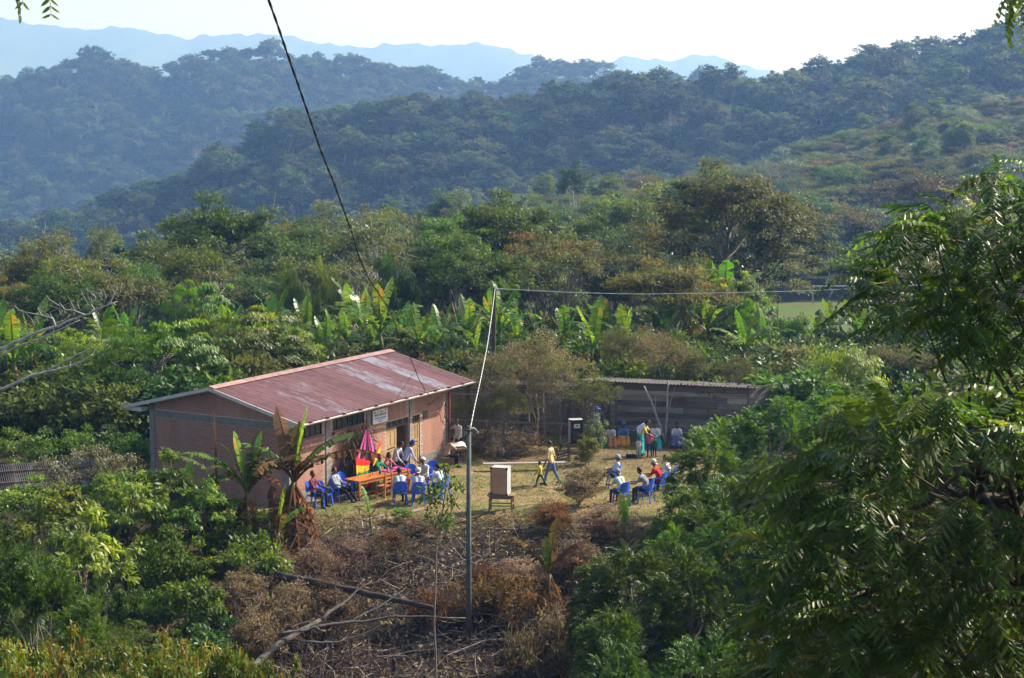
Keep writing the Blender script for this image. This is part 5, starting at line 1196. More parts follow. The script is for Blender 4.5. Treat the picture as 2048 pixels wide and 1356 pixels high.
# behind and beside the long table
c_ = CH[748]; c_.location = behpx(750, 1.15); p, a = chp(748); person(p, a, 'person in a green shirt seated behind the left part of the long table', (.03, .22, .09), (.03, .04, .10), sit(lean=.1, arms=[(.8, .1, .8)] * 2))
person(behpx(770, 1.15), OUT - .1, 'person in a red and white top seated behind the table', (.42, .12, .14), (.04, .03, .04), sit(lean=.1, arms=[(.9, .1, .6)] * 2, turn=-.4), hair='long')
person(behpx(786, 1.3), OUT + .1, 'standing man in a white shirt bending over the table', (.55, .57, .62), (.04, .04, .05), dict(lean=.35, arms=[(.35, .1, .4)] * 2, nod=.5), sleeve='long')
person(behpx(806, 1.1), OUT + .9, 'standing man with a blue cap and lavender shirt by the door', (.42, .42, .58), (.05, .05, .08), dict(lean=.45, arms=[(.35, .1, .3)] * 2, nod=.4), hat=('cap', (.03, .06, .28)), sleeve='long')
# lounging by the wall
p, a = chp(676); person(p, a, 'person in a pale grey jacket lounging with stretched dark legs', (.33, .35, .38), (.012, .012, .02), sit(lean=-.35, hip=.50, legs=[(1.45, .75, .08)] * 2, nod=.3), sleeve='long')
p, a = chp(628); person(p, a, 'person in a maroon top half hidden by the dry banana', (.20, .05, .07), (.03, .03, .05), sit())
# ring of chairs
p, a = chp(800); person(p, a, 'dark haired man in a white shirt seated with his back to the camera', (.62, .62, .66), (.05, .05, .06), sit(lean=.25, curve=.08))
p, a = chp(837); person(p, a, 'man in a light shirt and cream cap seated with his back turned', (.55, .55, .58), (.10, .09, .07), sit(lean=.25, curve=.08), hat=('cap', (.6, .57, .5)))
p, a = chp(850); person(p, a, 'man with a white cap seated facing the camera', (.62, .60, .57), (.08, .07, .06), sit(lean=.2, nod=.3), hat=('cap', (.7, .68, .64)))
p, a = chp(882); person(p, a, 'man in a pale blue shirt seated behind the sapling', (.48, .58, .64), (.04, .04, .05), sit(lean=.2))
# desk at the house corner
dp = on(915, 922); desk = stand('school_desk', 'small wooden desk at the corner of the brick house', dp, .35, .8, .5, .72, brn_m)
person(on(893, 930), .25, 'person in a tan shirt seated writing at the small desk', (.42, .27, .18), (.012, .012, .025), sit(lean=.35, nod=.45, arms=[(.9, .1, .7)] * 2))
st = thing('stool', 'low wooden stool at the small desk', 'stool', on(890, 931), .2)
MB().box((0, 0, .44), (.34, .34, .04)).obj('seat', brn_m, st)
for x in (-.13, .13):
    for y in (-.13, .13): MB().box((x, y, .21), (.04, .04, .42)).obj('leg', brn_m, st)
person(on(917, 911), 4.0, 'man in a white shirt leaning one arm on the house wall', (.60, .57, .52), (.03, .03, .05), dict(lean=.12, arms=[(.2, .15, .3), (.15, 1.6, .05)], nod=.3), sleeve='long')
cl = MB(); u, v = np.meshgrid(np.linspace(-1, 1, 13), np.linspace(-1, 1, 11)); i = np.arange(10)[:, None] * 13; j = np.arange(12)[None]
rr = np.hypot(u * .9, v); zc = .17 * np.exp(-rr ** 2 * 1.5) - np.maximum(0, np.abs(u) - .55) * .75 * (u > 0) + .015 * np.sin(u * 9 + v * 6)
cl.add(np.stack([u * .34 - .12 * np.maximum(0, u - .55), v * .26, zc + .02], -1).reshape(-1, 3), np.stack([i + j, i + j + 1, i + 14 + j, i + 13 + j], -1).reshape(-1, 4))
tag(cl.obj('white_cloth', mat('linen', (.74, .74, .78), .85, .1), None, (dp.x + .12, dp.y + .05, dp.z + .73), True), 'white cloth bundle draped over the small desk', 'cloth').rotation_euler = (0, 0, .2)
# walkers
person(on(1102, 966), 2.75, 'heavy man in a yellow shirt and blue jeans walking left', (.56, .42, .21), (.09, .15, .27), dict(hip=.89, lean=.06, legs=[(.34, .12, .03), (-.30, .22, .03)], arms=[(.1, .25, .35), (-.2, .3, .5)], nod=.35, curve=-.05), 1.03)
person(on(1080, 972), 2.9, 'small child in a yellow top and green trousers walking left', (.50, .42, .05), (.015, .075, .035), dict(hip=.89, legs=[(.4, .2, .03), (-.45, .15, .03)], arms=[(.35, .25, .3), (-.5, .3, .3)]), .60)
# right hand ring
p, a = chp(1226); person(p, a, 'person with a grey hat leaning back in the lone chair', (.45, .50, .62), (.015, .04, .03), sit(lean=-.45, legs=[(1.55, 1.0, .08)] * 2, nod=.5), hat=('cap', (.35, .36, .38)))
p, a = chp(1243); person(p, a, 'man in a pale green shirt and grey cap at the lower right', (.52, .60, .50), (.06, .06, .07), sit(lean=.3, curve=.08, nod=.2), hat=('cap', (.30, .30, .34)))
p, a = chp(1292); person(p, a, 'dark haired man in a grey shirt sitting hunched', (.26, .27, .30), (.05, .05, .08), sit(lean=.35, curve=.09, nod=.35))
p, a = chp(1318); person(p, a, 'person in a red jacket and pale cap seated on the right', (.52, .03, .04), (.04, .05, .15), sit(lean=.3, curve=.08), hat=('cap', (.55, .56, .52)), sleeve='long')
p, a = chp(1338); person(p, a, 'person in a white shirt beside the red jacket', (.60, .58, .62), (.05, .05, .07), sit(lean=.2))
# by the shed
TURQ = (.03, .36, .42)
person(on(1190, 884), 5.6, 'standing woman in turquoise with a blue hat behind the leafy sapling', (.06, .30, .48), TURQ, dict(lean=.1), .97, hat=('brim', (.06, .16, .50)), skirt=TURQ)
person(on(1221, 884), 4.6, 'seated woman in a white blouse and orange skirt by the shed', (.62, .59, .56), (.4, .2, .1), grd(), .95, skirt=(.48, .20, .09), hair='long')
person(on(1247, 882), 4.6, 'seated woman in a blue hat with a yellow and orange skirt', (.10, .20, .42), (.4, .2, .05), grd(), .95, skirt=(.55, .25, .05), hat=('brim', (.05, .16, .35)), hair='long')
person(on(1281, 906), 5.9, 'woman with a white shawl and yellow top bending in a turquoise skirt', (.62, .47, .10), TURQ, dict(lean=.5, arms=[(.6, .1, .5)] * 2, nod=.3), .95, skirt=TURQ, shawl=(.62, .60, .74), hair='long')
person(on(1310, 888), 4.6, 'seated woman in a white blouse with a turquoise skirt', (.64, .61, .59), TURQ, grd(hip=.34, legs=[(1.5, 1.2, .15)] * 2), .97, skirt=TURQ, hair='long')
person(on(1277, 910), 1.4, 'toddler in a beige shirt standing before the turquoise skirt', (.55, .48, .38), (.45, .38, .28), dict(), .50)
person(on(1299, 908), 1.5, 'girl in a pink top seen from behind', (.58, .12, .20), (.03, .04, .14), dict(lean=.1), .66, hair='long')
person(on(1309, 909), 1.2, 'small boy in a dark green shirt', (.015, .13, .05), (.02, .02, .05), dict(), .50)
person(on(1353, 886), 4.7, 'woman in a white blouse seated behind the feathery tree', (.6, .58, .55), (.1, .1, .2), grd(hip=.3), .95, skirt=(.1, .1, .2), hair='long')
person(on(1422, 884), 4.7, 'person with a pale brimmed hat above the feathery tree', (.4, .38, .35), (.1, .1, .12), dict(hip=.91), .70, hat=('brim', (.52, .48, .42)))
bk = thing('basket', 'green plastic basket on the ground by the shed', 'basket', on(1206, 889))
MB().lathe([(0, 0), (.2, 0), (.26, .36), (.27, .36), (.27, .39), (.235, .39), (.19, .03), (0, .03)], 18).obj('body', mat('basket_green', (.01, .14, .08), .6), bk); MB().tube([(.25 * math.cos(a), 0, .38 + .2 * math.sin(a)) for a in np.linspace(0, math.pi, 9)], .012, 6).obj('handle', mat('basket_green', (.01, .14, .08)), bk)
bun = thing('bundle', 'pink cloth bundle resting behind the green basket', 'bundle', on(1203, 884))
blob('wrap', [(np.array([0, 0, .16]), np.array([.08, 0, .42]), .16, .15, 0), (np.array([-.06, 0, .3]), np.array([.12, .05, .3]), .15, .13, 0)], [fabric((.55, .14, .16))], bun, .03)
bag = thing('bundle', 'dark bundle with white cloth lying at the toddler\'s feet', 'bundle', on(1262, 910))
blob('wrap', [(np.array([-.12, 0, .08]), np.array([.16, 0, .07]), .11, .09, 0), (np.array([-.1, -.02, .17]), np.array([0, -.02, .18]), .05, .04, 1)], [fabric((.03, .03, .035)), fabric((.6, .58, .55))], bag, .025)
for px, py, c, lab in [(1713, 655, (.05, .10, .40), 'tiny distant player in a blue shirt on the field'), (1856, 628, (.35, .35, .45), 'tiny distant player in a grey shirt on the field')]:
    D_ = 228 if px < 1800 else 240; person(gat(px, D_, .06), 2.5, lab, c, (.05, .05, .06), dict(legs=[(.25, .1, .03), (-.25, .2, .03)]))
# ------------------------------------------------------------------ compound leaved trees
def frond_template(n, L, W, six, arch=.35, droop=.35, seed=0):
    """unit long rachis along +x, leaflets in pairs; z is up"""
    r = np.random.default_rng(seed); b = MB(); s = np.linspace(.16, .97, n); cz = lambda q: .10 * np.sin(np.pi * q * .8) - arch * q ** 2.2
    x = np.linspace(0, 1, 7); b.tube(np.column_stack([x, np.zeros(7), cz(x)]), np.linspace(.011, .004, 7), 3, tint=.7, cap=False)
    for sd in (-1, 1):
        c = np.column_stack([s, np.zeros(n), cz(s)]); sl = np.interp(s, [.1, .5, 1], [.75, 1, .7]); d = unit(np.column_stack([np.full(n, .45) + r.normal(size=n) * .1, np.full(n, sd * 1.0), -droop + r.normal(size=n) * .14]))
        nm = unit(np.column_stack([r.normal(size=n) * .15, np.full(n, sd * .25), np.ones(n)])); leaf_quads(b, c, d, nm, L * sl, W * sl, np.clip(.5 + r.normal(size=n) * .12, 0, 1), .16, six)
    V = np.concatenate(b.V); Fq = np.concatenate([f for blk in b.F for f in blk if f.shape[1] == 4]); T_ = np.concatenate(b.T)[:len(Fq)]
    return V, Fq, T_
def add_fronds(b, tpl, O, Dv, Up, Ln, tint):
    V, Fq, T_ = tpl; x = unit(Dv); y = unit(np.cross(Up, x)); z = np.cross(x, y); R = np.stack([x, y, z], -1)
    W_ = np.einsum('nij,mj->nmi', R, V) * np.asarray(Ln)[:, None, None] + np.asarray(O)[:, None, :]
    n, m = len(O), len(V); Ff = (Fq[None] + (np.arange(n) * m)[:, None, None]).reshape(-1, 4)
    b.add(W_.reshape(-1, 3), Ff, np.clip(T_[None] - .5 + np.asarray(tint)[:, None], 0, 1).reshape(-1))
FT = [frond_template(7, .32, .125, False, .35 + .1 * i, .3 + .1 * i, i) for i in range(3)]
for i in range(3):      # feathery trees of the middle ground
    r = np.random.default_rng(200 + i); b = MB(); n_cl = 120; C = ell_points(r, n_cl, (2.1, 2.0, 2.3), .6, -.95); per = 15; idx = np.repeat(np.arange(n_cl), per); n = len(idx)
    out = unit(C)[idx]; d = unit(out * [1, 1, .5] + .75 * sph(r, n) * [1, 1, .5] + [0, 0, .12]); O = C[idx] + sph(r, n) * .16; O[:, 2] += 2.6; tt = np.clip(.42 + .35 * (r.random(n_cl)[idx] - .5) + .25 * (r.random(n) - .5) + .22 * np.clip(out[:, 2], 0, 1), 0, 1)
    for k in range(3):
        q = np.arange(n) % 3 == k; add_fronds(b, FT[k], O[q], d[q], unit(np.array([0, 0, 1.]) + .3 * sph(r, q.sum())), r.uniform(.38, .62, q.sum()), tt[q])
    C2 = C.copy(); C2[:, 2] += 2.6; kit('feather', 200 + i, (b, C2), lambda C, i=i: trunk(200 + i, C, 3.0, .3, .12, 16), 'feather', 'grey')
for px, tp, D, wd, v, lab, lf in [(1425, 848, 58, 200, 0, 'feathery tree beside the seated women', None), (1465, 825, 61, 190, 1, 'feathery tree in front of the plank shed', None), (1560, 785, 60, 220, 2, 'bright feathery tree at the shed corner', None), (1655, 775, 62, 210, 0, 'feathery tree below the yellow round bush', None), (1735, 770, 58, 210, 1, 'feathery tree half hidden by the foreground tree', None),
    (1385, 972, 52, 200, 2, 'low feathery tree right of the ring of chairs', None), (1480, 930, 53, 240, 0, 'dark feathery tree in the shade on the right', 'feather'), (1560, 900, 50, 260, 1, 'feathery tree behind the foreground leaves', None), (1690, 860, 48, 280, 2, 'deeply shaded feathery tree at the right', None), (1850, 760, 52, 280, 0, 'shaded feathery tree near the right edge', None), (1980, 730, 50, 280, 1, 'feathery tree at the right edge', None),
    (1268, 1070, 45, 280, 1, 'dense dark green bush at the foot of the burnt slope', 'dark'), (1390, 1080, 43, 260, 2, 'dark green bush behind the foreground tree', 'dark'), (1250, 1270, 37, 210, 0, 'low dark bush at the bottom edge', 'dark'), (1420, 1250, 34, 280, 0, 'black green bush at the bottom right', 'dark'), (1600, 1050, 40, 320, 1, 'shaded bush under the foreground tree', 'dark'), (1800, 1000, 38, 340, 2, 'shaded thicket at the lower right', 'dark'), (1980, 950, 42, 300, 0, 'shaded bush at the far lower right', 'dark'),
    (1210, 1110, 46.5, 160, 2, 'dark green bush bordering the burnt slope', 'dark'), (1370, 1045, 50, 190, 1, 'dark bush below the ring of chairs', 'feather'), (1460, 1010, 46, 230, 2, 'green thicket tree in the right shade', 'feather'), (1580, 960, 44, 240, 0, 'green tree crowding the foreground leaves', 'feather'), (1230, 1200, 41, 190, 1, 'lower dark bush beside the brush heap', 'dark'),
    (45, 1075, 38, 250, 1, 'dark feathery bush at the left edge', 'dark'), (150, 1185, 34, 220, 2, 'low feathery bush at the lower left', 'mid'), (-40, 1000, 42, 200, 0, 'feathery bush cut by the left edge', 'dark')]:
    spot(px, tp, D, 'feather', lab, lf, None, wd, var=v)

# the big foreground tree: leaves close to the camera
def in_poly(x, y, P):
    c = False; n = len(P)
    for i in range(n):
        (x1, y1), (x2, y2) = P[i], P[i - 1]
        if (y1 > y) != (y2 > y) and x < (x2 - x1) * (y - y1) / (y2 - y1) + x1: c = not c
    return c
FF = [frond_template(9, .235, .088, True, .30 + .12 * i, .30 + .2 * i, 40 + i) for i in range(4)]
FFm = []
for V, Fq, T_ in FF:
    b = MB(); b.add(V, Fq, T_); me = b.mesh('compound_leaf'); me.materials.append(GREENS['fore']); FFm.append(me)
def fore_tree(name, label, base, forks, poly, D0, D1, ntips, nsingle, seed, lens=(.5, .75), per=8, tintb=.45, limbs=26):
    r = np.random.default_rng(seed); tips = []
    xs = [p[0] for p in poly]; ys = [p[1] for p in poly]
    while len(tips) < ntips:
        x, y = r.uniform(min(xs), max(xs)), r.uniform(min(ys), max(ys))
        if in_poly(x, y, poly): tips.append(np.array(at(x, y, r.uniform(D0, D1))))
    tips = np.array(tips); base = np.array(base); tips = tips[np.argsort(tips[:, 1])]
    t = thing(name, label, 'tree', base); b = MB(); cb = MB(); wd = MB()
    top = np.array(forks[-1]); path = np.array([base - [0, 0, .5]] + [np.array(f) for f in forks]) - base
    Pn = np.stack([np.interp(np.linspace(0, 1, 12), np.linspace(0, 1, len(path)), path[:, k]) for k in range(3)], 1); wd.tube(Pn, np.linspace(.13, .045, 12), 8)
    for k in range(limbs):
        e = tips[r.integers(len(tips))] - base; s = Pn[min(11, max(2, int(r.uniform(2, 12))))]; Q = limb(r, s, e, 7, .04); wd.tube(Q, np.linspace(.045, .007, 7), 6, cap=False)
    wd.obj('trunk', BARK['dark'], t, smooth=True)
    cen = tips.mean(0); ns = 0
    for i, tp in enumerate(tips):
        out = unit((tp - np.array([top[0], top[1], tp[2] - .3])) * [1, 1, .5]); n = per
        d = unit(out * .8 + sph(r, n) * [1, 1, .45] * .9 + [0, 0, .1]); O = tp + sph(r, n) * .08 - d * .05; up = unit(np.array([0, 0, 1.]) + .25 * sph(r, n)); L_ = r.uniform(*lens, n); ti = np.clip(tintb + .3 * (r.random() - .5) + .25 * (r.random(n) - .5) + (.35 if r.random() < .08 else 0), 0, 1)
        cb.tube(limb(r, tp - out * .5 - base, tp - base, 4, .03), [.012, .009, .007, .004], 4, cap=False)
        px = 1024 + F * tp[0] / tp[1]; py = 225 + (CAMZ - tp[2]) / tp[1] * 3540
        if ns < nsingle and px < 2080 and py < 1380:
            for k in range(n):
                x = V3(d[k]); y = V3(up[k]).cross(x).normalized(); z = x.cross(y); M = Matrix((x, y, z)).transposed()
                o = mobj('compound_leaf', FFm[r.integers(4)], None, t, tuple(O[k] - base), M.to_euler(), float(L_[k])); ns += 1
        else:
            for k in range(4):
                q = np.arange(n) % 4 == k; add_fronds(b, FF[k], O[q] - base, d[q], up[q], L_[q], ti[q])
    c = b.obj('crown', GREENS['fore'], t); c['kind'] = 'stuff'; cb.obj('twigs', BARK['brown'], t)['kind'] = 'stuff'
    return t
up_poly = [(1985, 355), (1890, 395), (1810, 410), (1815, 480), (1770, 560), (1715, 580), (1750, 660), (1870, 640), (1930, 700), (2048, 740), (2230, 740), (2230, 330)]
fore_tree('foreground_tree', 'large tree with glossy compound leaves at the right edge', (6.6, 18.5, gzf(6.6, 18.5)), [(6.3, 18.2, 9.0), (5.9, 17.8, 11.6), (5.2, 17.5, 13.6)], up_poly, 14.5, 17.5, 105, 150, 11, (.28, .58), 7, .58, 40)
lo_poly = [(1950, 760), (1850, 800), (1730, 850), (1600, 920), (1530, 1000), (1500, 1120), (1540, 1280), (1480, 1400), (2250, 1400), (2250, 760)]
fore_tree('foreground_tree', 'dark compound leaved tree filling the lower right corner', (5.2, 15.5, gzf(5.2, 15.5)), [(5.1, 15.4, 8.6), (4.7, 15.2, 10.2), (4.0, 15.2, 11.4)], lo_poly, 12.5, 16, 200, 300, 12, (.30, .62), 8, .54, 44)
def sprig(label, px, py, D, n, seed, down):
    r = np.random.default_rng(seed); p = np.array(at(px, py, D)); t = thing('hanging_branch', label, 'branch', p); b = MB(); e = np.array([.5 * down, .1, .9]); b.tube(limb(r, e, (0, 0, 0), 5, .0), [.02, .016, .012, .008, .005], 5); b.obj('twig', BARK['dark'], t)
    for k in range(n):
        d = unit(r.normal(size=3) * [.8, .8, .3] + [-down * .5, 0, -.7]); x = V3(d); y = V3((0, .3, 1)).cross(x).normalized(); z = x.cross(y); mobj('compound_leaf', FFm[k % 4], None, t, tuple(e * r.uniform(0, .35)), Matrix((x, y, z)).transposed().to_euler(), r.uniform(.3, .45))
sprig('leafy sprig hanging into the top right corner', 2035, -5, 12, 7, 1, 1); sprig('leaf tips hanging from the top edge at the left', 100, -42, 11, 3, 2, -1); sprig('dark leaf tip in the top left corner', -5, -40, 11, 3, 3, -1)

# ------------------------------------------------------------------ left and lower left thicket
def dshrub(px, tp, D, wd, kind, lab, leaf=None, v=0, bark=None): return spot(px, tp, D, kind, lab, leaf, bark, wd, var=v, cat='shrub', name='shrub')
dshrub(325, 900, 57, 230, 'bigleaf', 'large leaved bright shrub against the gable wall', 'bright', 0); dshrub(240, 925, 55, 220, 'bigleaf', 'bright shrub left of the gable wall', 'bright', 1); dshrub(95, 955, 54, 240, 'bigleaf', 'bright leafy shrub before the tin shack', 'bright', 1)
dshrub(150, 1010, 49, 250, 'bigleaf', 'lime green shrub in the left thicket', 'bright', 0); dshrub(390, 950, 56, 180, 'bigleaf', 'light shrub beside the banana plants', 'bright', 1)
dshrub(40, 945, 57.5, 200, 'bigleaf', 'bright shrub hiding the tin shack wall', 'bright', 2); dshrub(205, 935, 58.5, 170, 'bigleaf', 'bright shrub between the tin shack and the gable', 'bright', 2)
dshrub(175, 885, 61, 200, 'flowering', 'dry shrub covered in whitish flowers behind the thicket', None, 0); dshrub(95, 905, 60, 120, 'flowering', 'smaller whitish flowering shrub by the tin shack', None, 1)
for px, tp, D, wd, lf, lab in [(5, 850, 71, 130, 'lime', 'light bush right behind the blue tarp'), (75, 852, 69, 130, 'bright', 'low bright bush behind the tin roof'), (140, 848, 70, 130, 'mid', 'low green bush behind the flowering shrub'), (205, 845, 71, 130, 'dark', 'low dark bush left of the house eave'), (262, 862, 69, 110, 'mid', 'green bush touching the gable corner')]:
    dshrub(px, tp, D, wd, 'bush', lab, lf, px % 2)
r_ = np.random.default_rng(77); cols_ = ['mid', 'olive', 'bright', 'dark', 'mid', 'bright']; desc = {'mid': 'green', 'olive': 'olive', 'bright': 'bright green', 'dark': 'dark green'}
for kr, D in enumerate((57, 54, 51, 48, 45, 42, 39)):
    for kc, px in enumerate(np.arange(-60, 520, 62)):
        x = px + r_.uniform(-25, 25); base_y = 225 + (CAMZ - gzf((x - 1024) / F * D, D)) / D * 3540
        if x > 400 and D < 53: continue
        lf = cols_[r_.integers(6)]; kd = ['bush', 'bush', 'bigleaf', 'deadshrub'][r_.integers(4)]; h = r_.uniform(80, 190)
        place = 'the gable wall' if D > 52 and x > 250 else ('the tin shack' if D > 50 else ('the dry bananas' if x > 320 else 'the left edge'))
        dshrub(float(x), float(base_y - h), D, float(r_.uniform(110, 200)), kd, '%s thicket shrub near %s, %s row from back, %s from left' % (desc[lf], place, ORD[kr], ORD[kc]), lf, int(r_.integers(2)))['group'] = 'shrubs of the left thicket'
for kr, D in enumerate((54, 50, 46, 43)):   # right side thicket
    for kc, px in enumerate(np.arange(1230, 2100, 110)):
        x = px + r_.uniform(-30, 30)
        if D > 47 and x < 1400: continue
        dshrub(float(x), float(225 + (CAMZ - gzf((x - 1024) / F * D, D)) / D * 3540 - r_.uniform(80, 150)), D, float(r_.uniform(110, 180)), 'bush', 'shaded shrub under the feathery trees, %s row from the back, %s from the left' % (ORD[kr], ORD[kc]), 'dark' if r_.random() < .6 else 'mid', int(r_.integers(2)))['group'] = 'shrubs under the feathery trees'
for i in range(2):
    s = 240 + i; kit('tips', s, crown(s, 80, 64, (1.3, 1.25, .7), 1.6, .26, .13, .065, 'mix', .6, -.4, .6, .5, .22), lambda C, s=s: trunk(s, C, 1.5, .2, .04, 14, tipr=.008), 'tips', 'brown')
for i, (px, tp, D, wd) in enumerate([(-10, 1265, 27, 260), (110, 1258, 28, 260), (230, 1272, 27, 250), (345, 1262, 29, 240), (440, 1285, 28, 200), (60, 1310, 24, 260), (300, 1315, 24, 280), (530, 1312, 25, 200), (180, 1330, 22, 260)]):
    dshrub(px, tp, D, wd, 'tips', ['orange tipped shrub in the bottom left corner', 'orange tipped shrub above the bottom left corner', 'orange tipped shrub under the left thicket', 'orange tipped shrub left of the pale fallen branch', 'orange tipped shrub nearest the fallen branch', 'low orange tipped shrub at the bottom edge left', 'low orange tipped shrub in the bottom middle left', 'small orange tipped shrub at the bottom by the fallen branch', 'lowest orange tipped shrub at the bottom edge'][i], None, i % 2)
# ------------------------------------------------------------------ front bananas, mostly dry
dd_ = 'bananadead'
pB = on(588, 1090); pA = on(488, 1100); pC = on(428, 1090)
banana(on(590, 1075), 1.28, 'half dried banana plant with a long brown leaf arching over the chairs', [('up', .25, 1.05, 0), ('up', 1.2, .8, 1, dd_), ('arch', .3, 1.0, 0), ('long', -.10, 1.1, 0, dd_), ('torn', 3.2, .9, 0), ('arch', -.5, .8, 1, dd_), ('torn', -2.2, .9, 2, dd_), ('arch', 2.9, .9, 1), ('up', 2.4, 1.0, 1, dd_), ('torn', 3.6, .8, 1, dd_), ('arch', -1.0, .8, 2, dd_)] + [('hang', .45 * i, 1.0 + .2 * (i % 3)) for i in range(14)], 1, 0)
banana(on(498, 1085), 1.2, 'green and brown banana plant before the gable wall', [('up', 2.9, .9, 0), ('up', .6, .85, 1), ('arch', 3.2, .95, 0), ('arch', 3.5, 1.1, 1), ('torn', .3, 1.0, 0), ('arch', 1.4, 1.0, 3), ('torn', 2.7, .9, 1), ('arch', .2, .9, 0, dd_), ('up', 3.4, .8, 3), ('up', 1.0, .9, 2, dd_), ('torn', -.6, .8, 2, dd_)] + [('hang', .6 * i, .9 + .2 * (i % 3)) for i in range(10)], 1, 0)
banana(on(560, 1100), 1.0, 'short banana sucker between the two dry banana plants', [('up', .4, .8, 0), ('arch', .8, .7, 1), ('up', 2.0, .8, 1, dd_), ('arch', -1.2, .8, 0, dd_)] + [('hang', .9 * i, .8) for i in range(7)], 0, 0)
banana(on(437, 1075), 1.2, 'withered banana stalk standing tall by the gable wall', [('roll', 2.8, 1.3, 0, dd_), ('roll', .5, .8, 0, dd_), ('torn', .4, .5, 0, dd_), ('arch', 3.3, .8, 1)] + [('hang', 1.1 * i, .7) for i in range(5)], 1, 0)
banana(on(742, 1060), .55, 'small banana sucker with an orange leaf at the yard edge', [('up', 2.4, 1.0, 2), ('arch', .2, 1.0, 1, dd_), ('arch', 3.4, .6, 0, dd_)], 0, 0)
banana(on(1100, 1175), 1.0, 'dead orange brown banana plant on the burnt slope', [('arch', 2.9, .95, 0, dd_), ('torn', 2.6, 1.1, 0, dd_), ('up', .9, .9, 1, dd_), ('arch', .3, .8, 0, dd_), ('up', 2.0, .6, 0), ('torn', -.2, .7, 1, dd_)] + [('hang', .8 * i, .8) for i in range(8)], 1, 0)
banana(on(225, 1130), .8, 'young banana with a pale upright leaf in the left thicket', [('up', 2.2, 1, 2), ('up', .6, .9, 1), ('arch', 3.0, .8, 0), ('arch', 0, .8, 1)], 0, 0)
banana(on(385, 1060), .9, 'low green banana plant at the foot of the gable wall', [('arch', 3.3, 1.1, 0), ('arch', 2.6, 1.0, 2), ('up', 1.6, .9, 1), ('arch', .2, .9, 1)], 0, 0)
banana(on(1250, 1075), .6, 'small green banana sucker beside the dark bush', [('up', 2.0, 1, 0), ('up', .8, .9, 1), ('arch', 3.0, .8, 0)], 0, 0)
# dry shrubs
for px, tp, D, wd, lab, v, lf in [(985, 690, 74.5, 150, 'pinkish dry shrub under the far pole', 1, 'drymix'), (1070, 640, 76, 170, 'tall pinkish dry shrub before the shed', 0, 'drymix'), (1120, 690, 74.5, 160, 'dry leafy shrub left of the shed loudspeaker', 1, 'drymix'), (1185, 735, 75, 150, 'dry shrub hanging over the shed roof edge', 0, 'olive'), (1320, 650, 82, 190, 'pinkish dry tree behind the plank shed', 1, 'drymix'), (1010, 760, 73.5, 130, 'sparse grey shrub by the house corner', 0, 'olive'), (940, 790, 74, 110, 'dry bush behind the leaning man', 1, 'olive'), (1400, 690, 83, 150, 'grey green dry shrub behind the shed roof', 0, 'olive'), (1240, 640, 84, 120, 'dry shrub behind the shed', 1, 'olive'), (1480, 700, 82, 130, 'thin shrub behind the right end of the shed', 0, 'olive')]:
    dshrub(px, tp, D, wd, 'deadshrub', lab, lf, v)
for px, tp, D, wd, lab, lf, v in [(1020, 845, 73, 130, 'heap of cut brown brush by the shed', 'brown', 0), (965, 860, 74.5, 90, 'smaller heap of brown brush near the house', 'brown', 1), (800, 1012, 60.5, 60, 'small yellow green bush at the yard edge', 'lime', 0), (835, 1030, 59.5, 80, 'brown withered bush at the yard edge', 'brown', 1), (775, 1065, 57, 90, 'dark withered bush below the yard', 'brown', 0), (690, 1100, 56, 120, 'brown bush beside the dry banana', 'brown', 1),
    (940, 1150, 53, 110, 'rusty dead fern clump left of the near pole', 'rustdead', 0), (1010, 1135, 53, 130, 'rusty dead fern clump right of the near pole', 'rustdead', 1), (1075, 1165, 52, 130, 'rusty dead bush below the dead banana', 'rustdead', 0), (1130, 1200, 48.5, 120, 'brown dead bush beside the dark bush', 'brown', 1), (1070, 1220, 48, 130, 'tangled brown bush at the slope foot', 'brown', 0), (860, 1165, 52, 80, 'small rusty bush behind the thin stem', 'rustdead', 1), (1180, 865, 71, 60, 'low dry weeds by the shed loudspeaker', 'olive', 0), (1165, 905, 70.8, 40, 'green tuft below the shed loudspeaker', 'lime', 1), (640, 1130, 53, 130, 'brown tangle at the foot of the dry banana', 'brown', 0), (560, 1170, 51, 150, 'dry tangle left of the fallen log', 'brown', 1)]:
    dshrub(px, tp, D, wd * (1.5 if lf in ('brown', 'rustdead') else 1), 'brush' if lf in ('brown', 'rustdead') else 'bush', lab, lf, v)
dshrub(1196, 822, 74.2, 62, 'bush', 'leafy sapling with pale leaves beside the shed loudspeaker', 'silver', 1)
for px, tp, D, wd, lab, lf, v in [(1163, 915, 63, 118, 'tall brown withered bush in front of the ring of chairs', 'tan', 0), (1215, 1000, 59, 140, 'withered bush at the yard edge on the right', 'tan', 1), (1105, 995, 59.5, 105, 'dark withered bush beside the dead banana', 'rustdead', 0), (775, 1055, 57.5, 90, 'dark drooping withered bush below the yard', 'rustdead', 1), (1160, 1060, 55, 150, 'reddish withered bush above the dark bush', 'tan', 1), (700, 1075, 57, 110, 'brown withered bush right of the dry banana', 'tan', 0), (620, 1080, 55, 130, 'shaggy brown mass under the dry banana', 'tan', 1), (540, 1100, 54, 120, 'withered bush left under the dry banana', 'tan', 0), (965, 1120, 54, 110, 'rusty withered bush behind the near pole', 'rustdead', 1), (1045, 1105, 54.5, 130, 'tan withered bush right of the near pole', 'tan', 0), (575, 1150, 51.5, 140, 'tan withered bush above the fallen log end', 'tan', 1), (655, 1150, 51.5, 120, 'brown withered bush behind the fallen log', 'brown', 0), (470, 1125, 52, 120, 'withered bush at the edge of the left thicket', 'tan', 0), (495, 1200, 49, 130, 'brown withered bush at the foot of the left thicket', 'brown', 1)]:
    dshrub(px, tp, D, wd, 'deadbush', lab, lf, v)
